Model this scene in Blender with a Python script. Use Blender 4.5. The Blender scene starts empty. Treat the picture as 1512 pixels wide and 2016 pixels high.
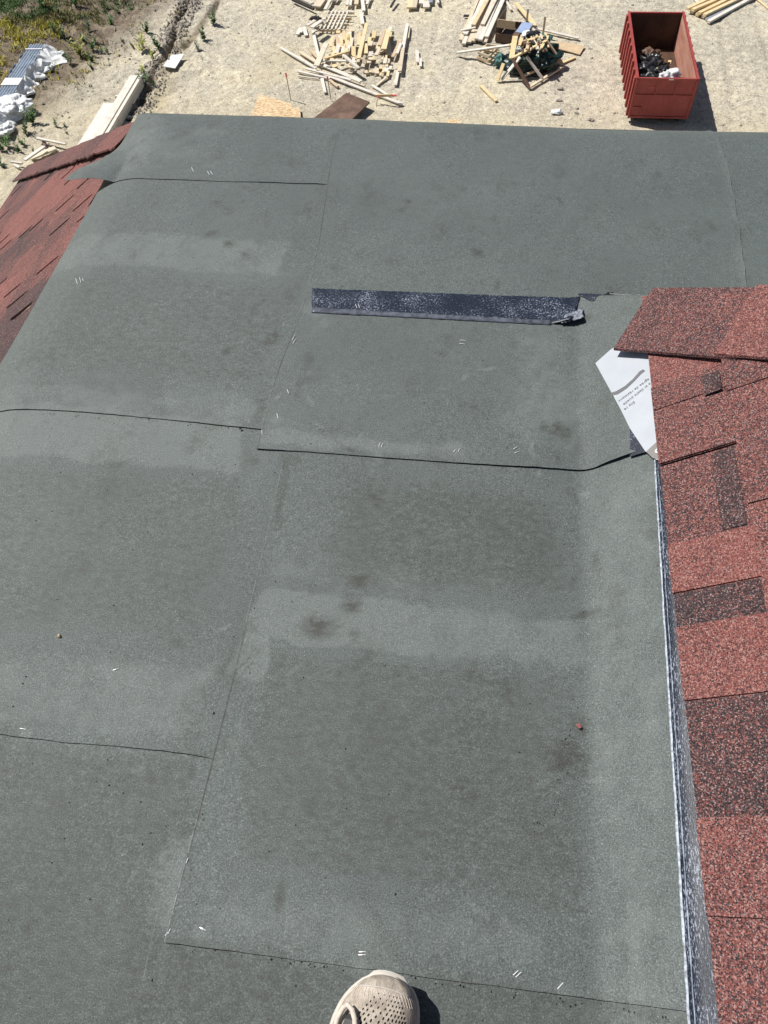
import bpy, bmesh, math, random
import numpy as np
from mathutils import Vector, Matrix, noise as mnoise
random.seed(7); rng = np.random.default_rng(7)
SC = bpy.context.scene; COL = SC.collection
R = math.radians

# ------------------------------------------------------------------ camera, world, sun, exposure
CZ = 1.4; FPX = 1440.0
def cam_axes(pitch=56.5, roll=4.3, yaw=-10.5):
    p, t, y = R(pitch), R(roll), R(yaw)
    r0 = Vector((math.cos(y), -math.sin(y), 0)); h = Vector((math.sin(y), math.cos(y), 0)); up = Vector((0, 0, 1))
    F = h*math.cos(p) - up*math.sin(p); u0 = h*math.sin(p) + up*math.cos(p)
    U = u0*math.cos(t) + r0*math.sin(t); Rr = r0*math.cos(t) - u0*math.sin(t)
    return Rr, U, F
CR, CU, CF = cam_axes(); CC = Vector((0, 0, CZ))
cd = bpy.data.cameras.new('camera'); cam = bpy.data.objects.new('camera', cd); COL.objects.link(cam)
m = Matrix((CR, CU, -CF)).transposed().to_4x4(); m.translation = CC; cam.matrix_world = m
cd.sensor_fit = 'VERTICAL'; cd.sensor_height = 24; cd.lens = 24*FPX/2016; cd.clip_start = 0.02; cd.clip_end = 900
SC.camera = cam
SUN = Vector((-0.538, 0.2175, 0.814)).normalized()
w = bpy.data.worlds.new('World'); SC.world = w; w.use_nodes = True
nt = w.node_tree; bg = nt.nodes['Background']; sky = nt.nodes.new('ShaderNodeTexSky')
sky.sky_type = 'NISHITA'; sky.sun_disc = False; sky.sun_elevation = R(54.5); sky.sun_rotation = R(292)
nt.links.new(sky.outputs[0], bg.inputs[0]); bg.inputs[1].default_value = 0.05
sl = bpy.data.lights.new('sun', 'SUN'); sl.energy = 5.0; sl.angle = R(0.53); sl.color = (1, 0.955, 0.89)
so = bpy.data.objects.new('sun', sl); so.rotation_euler = SUN.to_track_quat('Z', 'Y').to_euler(); so.location = (-8, 3, 12); COL.objects.link(so)
SC.view_settings.view_transform = 'Standard'; SC.view_settings.look = 'None'
SC.view_settings.exposure = 0.22; SC.view_settings.gamma = 1

GZ = -14.7          # ground level, roof deck is z = 0
def ray(x, y): return CF + CR*((x-756)/FPX) + CU*((1008-y)/FPX)
def at(x, y, z=0.0):
    d = ray(x, y); return CC + d*((z-CZ)/d.z)
def gp(x, y, h=0.0): return at(x, y, GZ+h)
def onplane(x, y, P0, n):
    d = ray(x, y); return CC + d*((Vector(P0)-CC).dot(n)/d.dot(n))

# ------------------------------------------------------------------ noise in numpy
_lat = np.random.default_rng(3).random((256, 256))
def vnoise(x, y):
    xi = np.floor(x).astype(int); yi = np.floor(y).astype(int); fx = x-xi; fy = y-yi
    fx = fx*fx*(3-2*fx); fy = fy*fy*(3-2*fy)
    g = lambda a, b: _lat[a % 256, b % 256]
    return (g(xi, yi)*(1-fx)+g(xi+1, yi)*fx)*(1-fy) + (g(xi, yi+1)*(1-fx)+g(xi+1, yi+1)*fx)*fy - 0.5
def fbm(x, y, o=5, gain=.5):
    s = 0; a = 1
    for i in range(o):
        s = s + a*vnoise(x*2**i+17.3*i, y*2**i+9.1*i); a *= gain
    return s
def sstep(a, b, x):
    t = np.clip((x-a)/(b-a), 0, 1); return t*t*(3-2*t)

# ------------------------------------------------------------------ materials
def nodes(name):
    m = bpy.data.materials.new(name); m.use_nodes = True; t = m.node_tree
    return m, t, t.nodes['Principled BSDF']
def N(t, kind, **kw):
    n = t.nodes.new(kind)
    for k, v in kw.items():
        if isinstance(k, str) and k.startswith('i_'):
            n.inputs[k[2:].replace('_', ' ')].default_value = v
        else: setattr(n, k, v)
    return n
def coords(t, scale=(1, 1, 1), kind='Object'):
    c = N(t, 'ShaderNodeTexCoord'); mp = N(t, 'ShaderNodeMapping'); mp.inputs['Scale'].default_value = scale
    t.links.new(c.outputs[kind], mp.inputs[0]); return mp.outputs[0]
def noise(t, v, scale, detail=4, rough=.55, out='Fac'):
    n = N(t, 'ShaderNodeTexNoise'); n.inputs['Scale'].default_value = scale; n.inputs['Detail'].default_value = detail
    n.inputs['Roughness'].default_value = rough; t.links.new(v, n.inputs['Vector']); return n.outputs[out]
def ramp(t, f, stops, interp='LINEAR'):
    r = N(t, 'ShaderNodeValToRGB'); r.color_ramp.interpolation = interp; e = r.color_ramp.elements
    while len(e) < len(stops): e.new(.5)
    for q, (p, c) in zip(e, stops):
        q.position = p; q.color = (c if len(c) == 4 else (*c, 1)) if hasattr(c, '__len__') else (c, c, c, 1)
    t.links.new(f, r.inputs[0]); return r.outputs[0]
def mix(t, f, a, b, mode='MIX'):
    n = N(t, 'ShaderNodeMix', data_type='RGBA', blend_type=mode)
    for s, v in ((n.inputs[0], f), (n.inputs[6], a), (n.inputs[7], b)):
        if hasattr(v, 'node'): t.links.new(v, s)
        elif hasattr(v, '__len__'): s.default_value = (*v, 1) if len(v) == 3 else v
        else: s.default_value = v
    return n.outputs[2]
def math_(t, op, a, b=0.0, c=None):
    n = N(t, 'ShaderNodeMath', operation=op)
    for i, v in enumerate((a, b) if c is None else (a, b, c)):
        if hasattr(v, 'node'): t.links.new(v, n.inputs[i])
        else: n.inputs[i].default_value = v
    return n.outputs[0]
def bump(t, b, h, dist, strength=1.0, prev=None):
    n = N(t, 'ShaderNodeBump'); n.inputs['Distance'].default_value = dist; n.inputs['Strength'].default_value = strength
    t.links.new(h, n.inputs['Height'])
    if prev: t.links.new(prev, n.inputs['Normal'])
    t.links.new(n.outputs[0], b.inputs['Normal']); return n.outputs[0]
def attr(t, name, out='Color'):
    return N(t, 'ShaderNodeAttribute', attribute_name=name).outputs[out]
def simple(name, col, rough=.7, var=.15, scale=8, spec=.3, metal=0, bd=0):
    m, t, b = nodes(name); v = coords(t)
    f = noise(t, v, scale, 5); c = ramp(t, f, [(.3, [x*(1-var) for x in col]), (.7, [min(1, x*(1+var)) for x in col])])
    t.links.new(c, b.inputs['Base Color']); b.inputs['Roughness'].default_value = rough
    b.inputs['Specular IOR Level'].default_value = spec; b.inputs['Metallic'].default_value = metal
    if bd: bump(t, b, f, bd)
    return m
# roofing underlayment: grey non-woven sheet, tints in one attribute (R light dusting and painted sunlit fold, G brown, B worn edge painted as sunlit)
def mk_underlay():
    m, t, b = nodes('underlayment'); v = coords(t)
    fine = noise(t, v, 420, 3, .7); mid = noise(t, v, 55, 5, .65); big = noise(t, v, 2.2, 4, .6)
    weave = noise(t, coords(t, (130, 620, 300)), 1, 2, .6)
    base = ramp(t, fine, [(.32, (.026, .034, .033)), (.47, (.074, .090, .087)), (.60, (.138, .160, .156)), (.72, (.33, .36, .355)), (.84, (.62, .65, .64))])
    base = mix(t, .28, base, ramp(t, weave, [(.3, (.045, .058, .056)), (.7, (.135, .155, .152))]))
    base = mix(t, 1.0, base, ramp(t, big, [(.3, .88), (.7, 1.12)]), 'MULTIPLY')
    base = mix(t, 1.0, base, ramp(t, mid, [(.3, .93), (.7, 1.07)]), 'MULTIPLY')
    d = N(t, 'ShaderNodeSeparateColor'); t.links.new(attr(t, 'dust_and_sun'), d.inputs[0])
    nz = noise(t, v, 22, 5, .7)
    nzb = noise(t, v, 7, 6, .7)
    lightf = math_(t, 'ADD', d.outputs[0], math_(t, 'MULTIPLY', math_(t, 'SUBTRACT', nz, .5), .8))
    lightf = math_(t, 'ADD', lightf, math_(t, 'MULTIPLY', math_(t, 'SUBTRACT', nzb, .5), .9))
    lm = ramp(t, lightf, [(.25, 0), (.62, 1.0)])
    base = mix(t, math_(t, 'MULTIPLY', lm, .36), base, ramp(t, fine, [(.3, (.13, .155, .150)), (.6, (.21, .235, .228)), (.8, (.36, .39, .38))]))
    nz2 = noise(t, coords(t, (1, 1.7, 1)), 46, 7, .78)
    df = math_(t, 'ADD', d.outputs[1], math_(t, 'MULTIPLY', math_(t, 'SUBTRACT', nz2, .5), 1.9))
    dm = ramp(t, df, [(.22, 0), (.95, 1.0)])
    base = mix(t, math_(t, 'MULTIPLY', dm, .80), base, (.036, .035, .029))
    # scattered dirty smudges and pale scuffs
    sm = ramp(t, noise(t, coords(t, (1.6, 1, 1)), 6.3, 8, .74), [(.55, 0), (.68, 1.0)])
    base = mix(t, math_(t, 'MULTIPLY', sm, .42), base, (.046, .047, .042))
    sm2 = ramp(t, noise(t, coords(t, (1, 2.2, 1)), 11, 8, .78), [(.60, 0), (.70, 1.0)])
    base = mix(t, math_(t, 'MULTIPLY', sm2, .30), base, (.20, .22, .215))
    vo = N(t, 'ShaderNodeTexVoronoi'); vo.inputs['Scale'].default_value = 48; t.links.new(v, vo.inputs[0])
    sp = ramp(t, vo.outputs['Distance'], [(.03, 1.0), (.05, 0)])
    pick = ramp(t, vo.outputs['Color'], [(.66, 0), (.68, 1.0)], 'CONSTANT')
    base = mix(t, mix(t, 1.0, sp, pick, 'MULTIPLY'), base, (.02, .02, .02))
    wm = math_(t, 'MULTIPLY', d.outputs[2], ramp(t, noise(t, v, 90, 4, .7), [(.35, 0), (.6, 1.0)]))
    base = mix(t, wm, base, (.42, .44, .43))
    t.links.new(base, b.inputs['Base Color']); b.inputs['Roughness'].default_value = .62; b.inputs['Specular IOR Level'].default_value = .35
    p = bump(t, b, fine, .0011, .9); p = bump(t, b, weave, .0006, .6, p); bump(t, b, noise(t, v, 9, 3), .006, .35, p)
    return m
def mk_shingle():
    m, t, b = nodes('shingle_granules'); v = coords(t)
    vo = N(t, 'ShaderNodeTexVoronoi'); vo.inputs['Scale'].default_value = 520; t.links.new(v, vo.inputs[0])
    s = N(t, 'ShaderNodeSeparateColor'); t.links.new(vo.outputs['Color'], s.inputs[0])
    tone = attr(t, 'tone', 'Fac')
    big = noise(t, v, 9, 5, .65)
    th = math_(t, 'ADD', tone, math_(t, 'MULTIPLY', math_(t, 'SUBTRACT', big, .5), .55))
    red = ramp(t, s.outputs[1], [(0, (.12, .038, .034)), (.45, (.195, .068, .060)), (.8, (.27, .118, .102)), (1, (.37, .23, .20))])
    dark = ramp(t, s.outputs[2], [(0, (.018, .013, .015)), (.6, (.050, .034, .036)), (.9, (.11, .075, .078)), (1, (.30, .23, .23))])
    sel = math_(t, 'GREATER_THAN', th, s.outputs[0])
    c = mix(t, sel, dark, red)
    t.links.new(c, b.inputs['Base Color']); b.inputs['Roughness'].default_value = .85; b.inputs['Specular IOR Level'].default_value = .25
    p = bump(t, b, vo.outputs['Distance'], .0016, .8); bump(t, b, noise(t, v, 30, 4), .003, .6, p)
    return m
def mk_membrane(streak=(1, 1, 1), lo=.50):
    m, t, b = nodes('membrane_film'); v = coords(t, streak)
    f = noise(t, v, 230, 5, .72); g = noise(t, v, 12, 4, .6)
    ff = math_(t, 'ADD', f, math_(t, 'MULTIPLY', math_(t, 'SUBTRACT', g, .5), .35))
    c = ramp(t, ff, [(lo-.05, (.008, .012, .024)), (lo+.02, (.028, .037, .062)), (lo+.12, (.30, .33, .39))])
    t.links.new(c, b.inputs['Base Color']); b.inputs['Roughness'].default_value = .38
    bump(t, b, f, .001, .7); return m
def mk_ground():
    m, t, b = nodes('dirt'); v = coords(t)
    n1 = noise(t, v, .32, 6, .62); n2 = noise(t, v, 3.2, 8, .68); n3 = noise(t, v, 16, 6, .75)
    c = ramp(t, n1, [(.32, (.42, .394, .338)), (.48, (.50, .466, .400)), (.62, (.57, .522, .42))])
    c = mix(t, .75, c, ramp(t, n2, [(.28, (.20, .195, .19)), (.42, (.47, .465, .45)), (.56, (.60, .59, .56)), (.72, (.84, .82, .77))]), 'OVERLAY')
    c = mix(t, .8, c, ramp(t, n3, [(.30, (.10, .10, .10)), (.5, (.52, .515, .50)), (.72, (.88, .87, .83))]), 'OVERLAY')
    vg = N(t, 'ShaderNodeTexVoronoi'); vg.inputs['Scale'].default_value = 14; t.links.new(v, vg.inputs[0])
    gs = N(t, 'ShaderNodeSeparateColor'); t.links.new(vg.outputs['Color'], gs.inputs[0])
    c = mix(t, .13, c, ramp(t, gs.outputs[0], [(0, .18), (.25, .42), (.7, .55), (1, .9)]), 'OVERLAY')
    s = N(t, 'ShaderNodeSeparateColor'); t.links.new(attr(t, 'soil'), s.inputs[0])
    br = ramp(t, noise(t, v, 1.8, 8, .75), [(.3, (.085, .064, .045)), (.5, (.20, .16, .12)), (.7, (.38, .32, .24))])
    f = ramp(t, math_(t, 'ADD', s.outputs[0], math_(t, 'MULTIPLY', math_(t, 'SUBTRACT', n2, .5), .9)), [(.3, 0), (.75, 1.0)])
    c = mix(t, f, c, br)
    c = mix(t, math_(t, 'MULTIPLY', s.outputs[1], .7), c, (.52, .44, .27))
    st = ramp(t, noise(t, coords(t, (1, .35, 1)), 9, 5, .7), [(.60, 0), (.68, 1.0)])
    c = mix(t, math_(t, 'MULTIPLY', st, .35), c, (.16, .15, .13))
    t.links.new(c, b.inputs['Base Color']); b.inputs['Roughness'].default_value = .95; b.inputs['Specular IOR Level'].default_value = .1
    p = bump(t, b, n3, .05, .9); bump(t, b, n2, .12, .8, p); return m
def mk_wood(name, cols, rough=.75):
    m, t, b = nodes(name); oi = N(t, 'ShaderNodeObjectInfo')
    c0 = ramp(t, oi.outputs['Random'], [(i/(len(cols)-1), c) for i, c in enumerate(cols)])
    g = noise(t, coords(t, (3, 30, 30)), 1.5, 5, .6); c = mix(t, .55, c0, ramp(t, g, [(.3, .32), (.7, .75)]), 'OVERLAY')
    c = mix(t, math_(t, 'MULTIPLY', ramp(t, noise(t, coords(t), 3, 5), [(.55, 0), (.75, 1.0)]), .35), c, (.25, .21, .16))
    t.links.new(c, b.inputs['Base Color']); b.inputs['Roughness'].default_value = rough
    bump(t, b, g, .003, .5); return m
def mk_osb():
    m, t, b = nodes('strand_board'); v = coords(t)
    vo = N(t, 'ShaderNodeTexVoronoi'); vo.inputs['Scale'].default_value = 11; t.links.new(coords(t, (1, 2.2, 1)), vo.inputs[0])
    s = N(t, 'ShaderNodeSeparateColor'); t.links.new(vo.outputs['Color'], s.inputs[0])
    c = ramp(t, s.outputs[0], [(0, (.40, .25, .12)), (.5, (.56, .41, .24)), (1, (.72, .58, .38))])
    t.links.new(c, b.inputs['Base Color']); b.inputs['Roughness'].default_value = .8; return m
def mk_rust(name, a, bcol, lo=.45, hi=.65, scale=2.5, stretch=(1, 1, 1)):
    m, t, b = nodes(name); v = coords(t, stretch)
    f = noise(t, v, scale, 7, .68); c = ramp(t, f, [(lo, a), (hi, bcol)])
    c = mix(t, .4, c, ramp(t, noise(t, v, 18, 5, .7), [(.3, .3), (.7, .72)]), 'OVERLAY')
    t.links.new(c, b.inputs['Base Color']); b.inputs['Roughness'].default_value = .6; return m
def mk_paint():
    m, t, b = nodes('red_paint'); v = coords(t)
    c = ramp(t, noise(t, v, 1.5, 7, .68), [(.3, (.25, .032, .028)), (.75, (.36, .07, .062))])
    c = mix(t, .45, c, ramp(t, noise(t, coords(t, (6, 6, .7)), 4, 6, .7), [(.3, .28), (.7, .72)]), 'OVERLAY')
    c = mix(t, ramp(t, noise(t, v, 5, 8, .75), [(.60, 0), (.64, 1.0)]), c, (.11, .045, .03))
    c = mix(t, ramp(t, noise(t, coords(t, (.6, .6, 5)), 9, 4, .6), [(.70, 0), (.72, .6)]), c, (.42, .25, .22))
    t.links.new(c, b.inputs['Base Color']); b.inputs['Roughness'].default_value = .6; return m
def mk_attr_leaf():
    m, t, b = nodes('leaf'); c = attr(t, 'tint'); oi = N(t, 'ShaderNodeObjectInfo')
    c = mix(t, 1.0, c, ramp(t, oi.outputs['Random'], [(0, .75), (1, 1.2)]), 'MULTIPLY')
    t.links.new(c, b.inputs['Base Color']); b.inputs['Roughness'].default_value = .7; return m
def mk_shoe():
    m, t, b = nodes('shoe_knit'); v = coords(t)
    f = noise(t, v, 55, 6, .7); g = noise(t, coords(t, (1, .15, 1)), 600, 2)
    c = ramp(t, f, [(.3, (.20, .17, .14)), (.5, (.36, .315, .265)), (.72, (.50, .455, .395))])
    c = mix(t, .45, c, ramp(t, g, [(.3, .25), (.7, .75)]), 'OVERLAY'); c = mix(t, .5, c, ramp(t, noise(t, v, 14, 4), [(.35, .35), (.65, .6)]), 'OVERLAY')
    t.links.new(c, b.inputs['Base Color']); b.inputs['Roughness'].default_value = .9; b.inputs['Specular IOR Level'].default_value = .15
    p = bump(t, b, g, .0006, .7); bump(t, b, noise(t, v, 30, 3), .003, .5, p); return m

M = dict(
    under=mk_underlay(), shingle=mk_shingle(), film=mk_membrane((1, 1, 1), .545), strip=mk_membrane((2.2, .6, 2.2), .535), dirt=mk_ground(),
    wood=mk_wood('sawn_wood', [(.52, .44, .33), (.62, .53, .40), (.58, .46, .31), (.66, .60, .50), (.50, .38, .26), (.64, .50, .32)]),
    yellow=mk_wood('yellow_wood', [(.66, .50, .27), (.70, .56, .34), (.62, .46, .25)]),
    pale=mk_wood('pale_wood', [(.60, .56, .49), (.68, .64, .57), (.55, .50, .43)]),
    brown=mk_rust('brown_board', (.10, .055, .035), (.19, .115, .08), scale=1.6),
    osb=mk_osb(),
    red=mk_paint(),
    rust=mk_rust('scraped_red', (.36, .13, .09), (.55, .33, .25), .35, .7, 1.3, (1, .35, 2)),
    floor=mk_rust('rusty_floor_shaded', (.030, .016, .010), (.13, .07, .038), .35, .75, 1.2),  # rust darkened so the shade inside the dumpster is in the colour
    dark=simple('dark_steel', (.03, .025, .025), .6), black=simple('black_plastic', (.018, .018, .02), .35, spec=.5),
    hole=simple('dark_gap', (.006, .006, .006), .9),
    white=simple('white_sheet', (.80, .81, .82), .5, .05, 5), tarp=simple('white_tarp', (.72, .73, .74), .45, .1, 3),
    paper=simple('release_film', (.40, .43, .47), .42, .05, 18, bd=.002), print=simple('grey_print', (.13, .13, .14), .6, .1),
    steel=simple('zinc_steel', (.36, .42, .50), .4, .2, 3, metal=.35), staple=simple('staple_wire', (.85, .85, .86), .3, .05, metal=.3),
    green=simple('green_tarp', (.006, .024, .020), .3, .4, 4, spec=.5, bd=.05), teal=simple('teal_sheet', (.07, .17, .16), .4, .3, 3),
    blue=simple('blue_panel', (.30, .38, .56), .5, .15), ply=simple('plywood_panel', (.52, .40, .26), .8, .15, 4),
    wall=simple('wall_cladding', (.42, .40, .36), .8), trim=simple('fascia_paint', (.6, .6, .58), .6), deckwood=simple('sheathing', (.35, .26, .16), .8),
    pink=simple('pink_paint', (.75, .12, .16), .6), rock=simple('stone', (.30, .27, .23), .9, .35, 20),
    leaf=mk_attr_leaf(), shoe=mk_shoe(), midsole=simple('midsole_foam', (.50, .475, .43), .6, .08, 30), toecap=simple('toe_bumper', (.25, .25, .25), .7, .1),
    lace=simple('shoe_lace', (.56, .50, .43), .85, .15, 200), nut=simple('ochre_husk', (.50, .40, .22), .6, .6, 200), redbit=simple('red_crumb', (.28, .10, .09), .8, .4, 200),
    pipe=simple('conduit', (.40, .44, .50), .35, .15, 4, metal=.4),
)

# ------------------------------------------------------------------ object helpers
def mk(name, verts, faces, mat, parent=None, label=None, cat=None, group=None, kind=None, smooth=False, attrs=None, loc=None):
    if isinstance(faces, np.ndarray): me = fastmesh(name, verts, faces)
    else:
        me = bpy.data.meshes.new(name); vv = [tuple(v) for v in verts]
        if loc is not None: vv = [(a-loc[0], b-loc[1], c-loc[2]) for a, b, c in vv]
        me.from_pydata(vv, [], [tuple(f) for f in faces])
    me.materials.append(M[mat] if isinstance(mat, str) else mat)
    if smooth: me.polygons.foreach_set('use_smooth', [True]*len(me.polygons))
    if attrs:
        for k, (ty, data) in attrs.items():
            a = me.attributes.new(k, ty, 'POINT')
            if ty == 'FLOAT': a.data.foreach_set('value', np.asarray(data, dtype=np.float32).ravel())
            else: a.data.foreach_set('color', np.asarray(data, dtype=np.float32).ravel())
    me.update(); o = bpy.data.objects.new(name, me); COL.objects.link(o)
    if loc is not None: o.location = loc
    if parent: o.parent = parent
    tag(o, label, cat, group, kind); return o
def fastmesh(name, v, f):
    v = np.asarray(v, np.float32); f = np.asarray(f, np.int32); me = bpy.data.meshes.new(name)
    me.vertices.add(len(v)); me.vertices.foreach_set('co', v.ravel()); k = f.shape[1]
    me.loops.add(f.size); me.loops.foreach_set('vertex_index', f.ravel())
    me.polygons.add(len(f)); me.polygons.foreach_set('loop_start', np.arange(0, f.size, k, dtype=np.int32)); me.update(calc_edges=True); return me
def tag(o, label=None, cat=None, group=None, kind=None):
    for k, v in (('label', label), ('category', cat), ('group', group), ('kind', kind)):
        if v: o[k] = v
    return o
def empty(name, loc, label, cat, group=None):
    o = bpy.data.objects.new(name, None); o.location = loc; o.empty_display_size = .2; COL.objects.link(o)
    return tag(o, label, cat, group)
BOXF = [(0, 3, 2, 1), (4, 5, 6, 7), (0, 1, 5, 4), (1, 2, 6, 5), (2, 3, 7, 6), (3, 0, 4, 7)]
class MB:
    def __init__(s): s.v = []; s.f = []
    def box(s, a, b):
        n = len(s.v); x0, y0, z0 = a; x1, y1, z1 = b
        s.v += [(x0, y0, z0), (x1, y0, z0), (x1, y1, z0), (x0, y1, z0), (x0, y0, z1), (x1, y0, z1), (x1, y1, z1), (x0, y1, z1)]
        s.f += [tuple(i+n for i in f) for f in BOXF]; return s
    def add(s, v, f):
        n = len(s.v); s.v += [tuple(p) for p in v]; s.f += [tuple(i+n for i in q) for q in f]; return s
    def build(s, name, mat, parent=None, **k): return mk(name, s.v, s.f, mat, parent, **k)
def beam(p0, p1, wd, th, upv=Vector((0, 0, 1))):
    p0 = Vector(p0); p1 = Vector(p1); d = (p1-p0); L = d.length; x = d.normalized(); y = upv.cross(x)
    if y.length < .05: y = Vector((1, 0, 0)).cross(x)
    y.normalize(); z = x.cross(y); c = (p0+p1)/2
    mat = Matrix((x, y, z)).transposed().to_4x4(); mat.translation = c
    return L, mat
def plank(name, p0, p1, wd, th, mat, label, cat='board', group=None, parent=None):
    L, mw = beam(p0, p1, wd, th); b = MB().box((-L/2, -wd/2, 0), (L/2, wd/2, th))
    j = .006
    b.v = [(x+random.uniform(-j, j), y+random.uniform(-j, j), z) for x, y, z in b.v]
    o = b.build(name, mat, parent, label=label, cat=cat, group=group); o.matrix_world = mw; return o
def tube(pts, r, n=8, closed=False):
    pts = [Vector(p) for p in pts]; v = []; f = []
    for i, p in enumerate(pts):
        d = (pts[min(i+1, len(pts)-1)]-pts[max(i-1, 0)]).normalized()
        a = d.cross(Vector((0, 0, 1)));  a = a.normalized() if a.length > .01 else Vector((1, 0, 0)); b = a.cross(d)
        rr = r[i] if hasattr(r, '__len__') else r
        for k in range(n):
            t = 2*math.pi*k/n; v.append(p+(a*math.cos(t)+b*math.sin(t))*rr)
    for i in range(len(pts)-1):
        for k in range(n): f.append((i*n+k, i*n+(k+1) % n, (i+1)*n+(k+1) % n, (i+1)*n+k))
    f.append(tuple(range(n))[::-1]); f.append(tuple((len(pts)-1)*n+k for k in range(n)))
    return v, f
def prism(poly, z0, z1):
    n = len(poly); v = [(p[0], p[1], z0) for p in poly]+[(p[0], p[1], z1) for p in poly]
    return v, [tuple(range(n))[::-1], tuple(range(n, 2*n))]+[(i, (i+1) % n, n+(i+1) % n, n+i) for i in range(n)]
def grid_faces(nx, ny):
    i, j = np.meshgrid(np.arange(nx-1), np.arange(ny-1), indexing='ij'); a = i*ny+j
    return np.stack([a, a+ny, a+ny+1, a+1], -1).reshape(-1, 4)

# ------------------------------------------------------------------ ground
def seg_d(X, Y, a, b):
    ax, ay = a[0], a[1]; dx, dy = b[0]-ax, b[1]-ay; L = dx*dx+dy*dy
    t = np.clip(((X-ax)*dx+(Y-ay)*dy)/L, 0, 1); return np.hypot(X-ax-t*dx, Y-ay-t*dy), t
def poly_d(X, Y, pts):
    d = None
    for a, b in zip(pts[:-1], pts[1:]):
        q, _ = seg_d(X, Y, a, b); d = q if d is None else np.minimum(d, q)
    return d
Z3 = lambda x, y: (230+x/5.04, y/5.04)
Z1 = lambda x, y: (x/3.024, y/3.024)
Z2 = lambda x, y: (480+x/3.78, y/3.78)
Z4 = lambda x, y: (580+x/4.725, y/4.725)
Z5 = lambda x, y: (900+x/4.725, y/4.725)
Z6 = lambda x, y: (1150+x/4.177, y/4.177)
Z7 = lambda x, y: (x/5.815, 180+y/5.815)
rill1 = [gp(*Z3(x, y)) for x, y in [(770, -60), (700, 80), (590, 230), (560, 330), (545, 440), (480, 560), (350, 740), (335, 830), (240, 960), (190, 1080), (120, 1180)]]
rill2 = [gp(*Z3(x, y)) for x, y in [(1010, -40), (930, 130), (830, 240), (760, 340), (690, 440), (640, 500)]]
track = [gp(*Z3(x, y)) for x, y in [(760, 760), (560, 900), (420, 980), (330, 1060)]]
brow = [gp(*p) for p in [(-80, 230), (0, 150), (90, 70), (220, -20), (300, -90)]]
def ground_z(X, Y):
    z = .05*fbm(X*.35, Y*.35, 5)+.07*fbm(X*1.6+5, Y*1.6, 5, .6)*(.55+1.2*sstep(-9, -16, X)) - .03
    w1 = .20*fbm(X*1.7, Y*1.7, 6, .72)
    d1 = poly_d(X, Y, rill1)+w1; d2 = poly_d(X, Y, rill2)+w1
    z = z - .36*np.exp(-(d1/.11)**2)*(.25+np.clip(1.6*fbm(X*.8, Y*.8+7, 3)+.6, 0, 1)) - .22*np.exp(-(d2/.09)**2)*(.2+np.clip(1.6*fbm(X*.9, Y*.9, 3)+.5, 0, 1)) + .08*np.exp(-((d1-.35)/.22)**2)*(1+2*fbm(X*2, Y*2, 3))
    d3 = poly_d(X, Y, track)+w1; z = z - .10*np.exp(-(d3/.35)**2)
    # grassy bank rising at the upper left, streaky worked soil below it
    for cx in (-3.2, -1.5, 9.6, 11.3):
        e = X-cx-.25*np.sin(Y*.25)-.10*(Y-33); z = z - .035*np.exp(-(e/.16)**2)*(1+.7*np.sin(Y*16+e*8))*sstep(29, 32, Y)
    a, b = brow[1], brow[3]
    nx, ny = (b[1]-a[1]), -(b[0]-a[0]); L = math.hypot(nx, ny); side = -((X-a[0])*nx+(Y-a[1])*ny)/L
    z = z + .55*sstep(-2.5, 2.5, side) + .10*np.sin((X*.25+Y)*2.2+3*fbm(X*.2, Y*.5, 3))*sstep(-9, -2, side)*sstep(5, 0, side)
    return z, side
def build_ground():
    xs = np.arange(-34, 19, .085); ys = np.arange(23, 52, .085); X, Y = np.meshgrid(xs, ys, indexing='ij')
    z, side = ground_z(X, Y)
    edge = np.minimum.reduce([sstep(-34, -31, X), sstep(19, 17, X), sstep(23, 24.5, Y), sstep(52, 49, Y)])
    z = z*edge
    brownf = sstep(-6, -1, side)*.75+.48*np.exp(-(poly_d(X, Y, rill1)/.34)**2)+.5*np.exp(-(poly_d(X, Y, rill2)/.25)**2)+.18
    brownf = np.clip(brownf-.12*(X > -12), 0, 1)
    sand = .7*np.exp(-(poly_d(X, Y, [gp(*Z3(380, 1060)), gp(*Z3(650, 340))])/.5)**2)+.5*np.exp(-(poly_d(X, Y, [gp(565, 100), gp(530, 150)])/1.0)**2)
    sand = sand+.35*sstep(32.5, 29, Y)
    col = np.stack([brownf, np.clip(sand, 0, 1), 0*X, 1+0*X], -1).reshape(-1, 4)
    v = np.stack([X, Y, z+GZ], -1).reshape(-1, 3)
    f = grid_faces(*X.shape)
    me = fastmesh('ground', v, f); me.materials.append(M['dirt'])
    me.polygons.foreach_set('use_smooth', [True]*len(me.polygons))
    a = me.attributes.new('soil', 'FLOAT_COLOR', 'POINT'); a.data.foreach_set('color', col.astype(np.float32).ravel())
    o = bpy.data.objects.new('ground', me); COL.objects.link(o); tag(o, 'pale bare dirt of the building site', None, None, 'structure')
    q = 450; x0, x1, y0, y1 = -34, -34+.085*(len(xs)-1), 23, 23+.085*(len(ys)-1); zz = GZ
    v = [(-q, -q, zz), (q, -q, zz), (q, q, zz), (-q, q, zz), (x0, y0, zz), (x1, y0, zz), (x1, y1, zz), (x0, y1, zz)]
    f = [(0, 1, 5, 4), (1, 2, 6, 5), (2, 3, 7, 6), (3, 0, 4, 7)]
    mk('terrain', v, f, 'dirt', label='bare dirt reaching away from the site', kind='structure', attrs={'soil': ('FLOAT_COLOR', [(.2, .2, 0, 1)]*8)})
build_ground()
def gz(x, y):
    z, _ = ground_z(np.array([float(x)]), np.array([float(y)])); return GZ+float(z[0])

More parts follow.
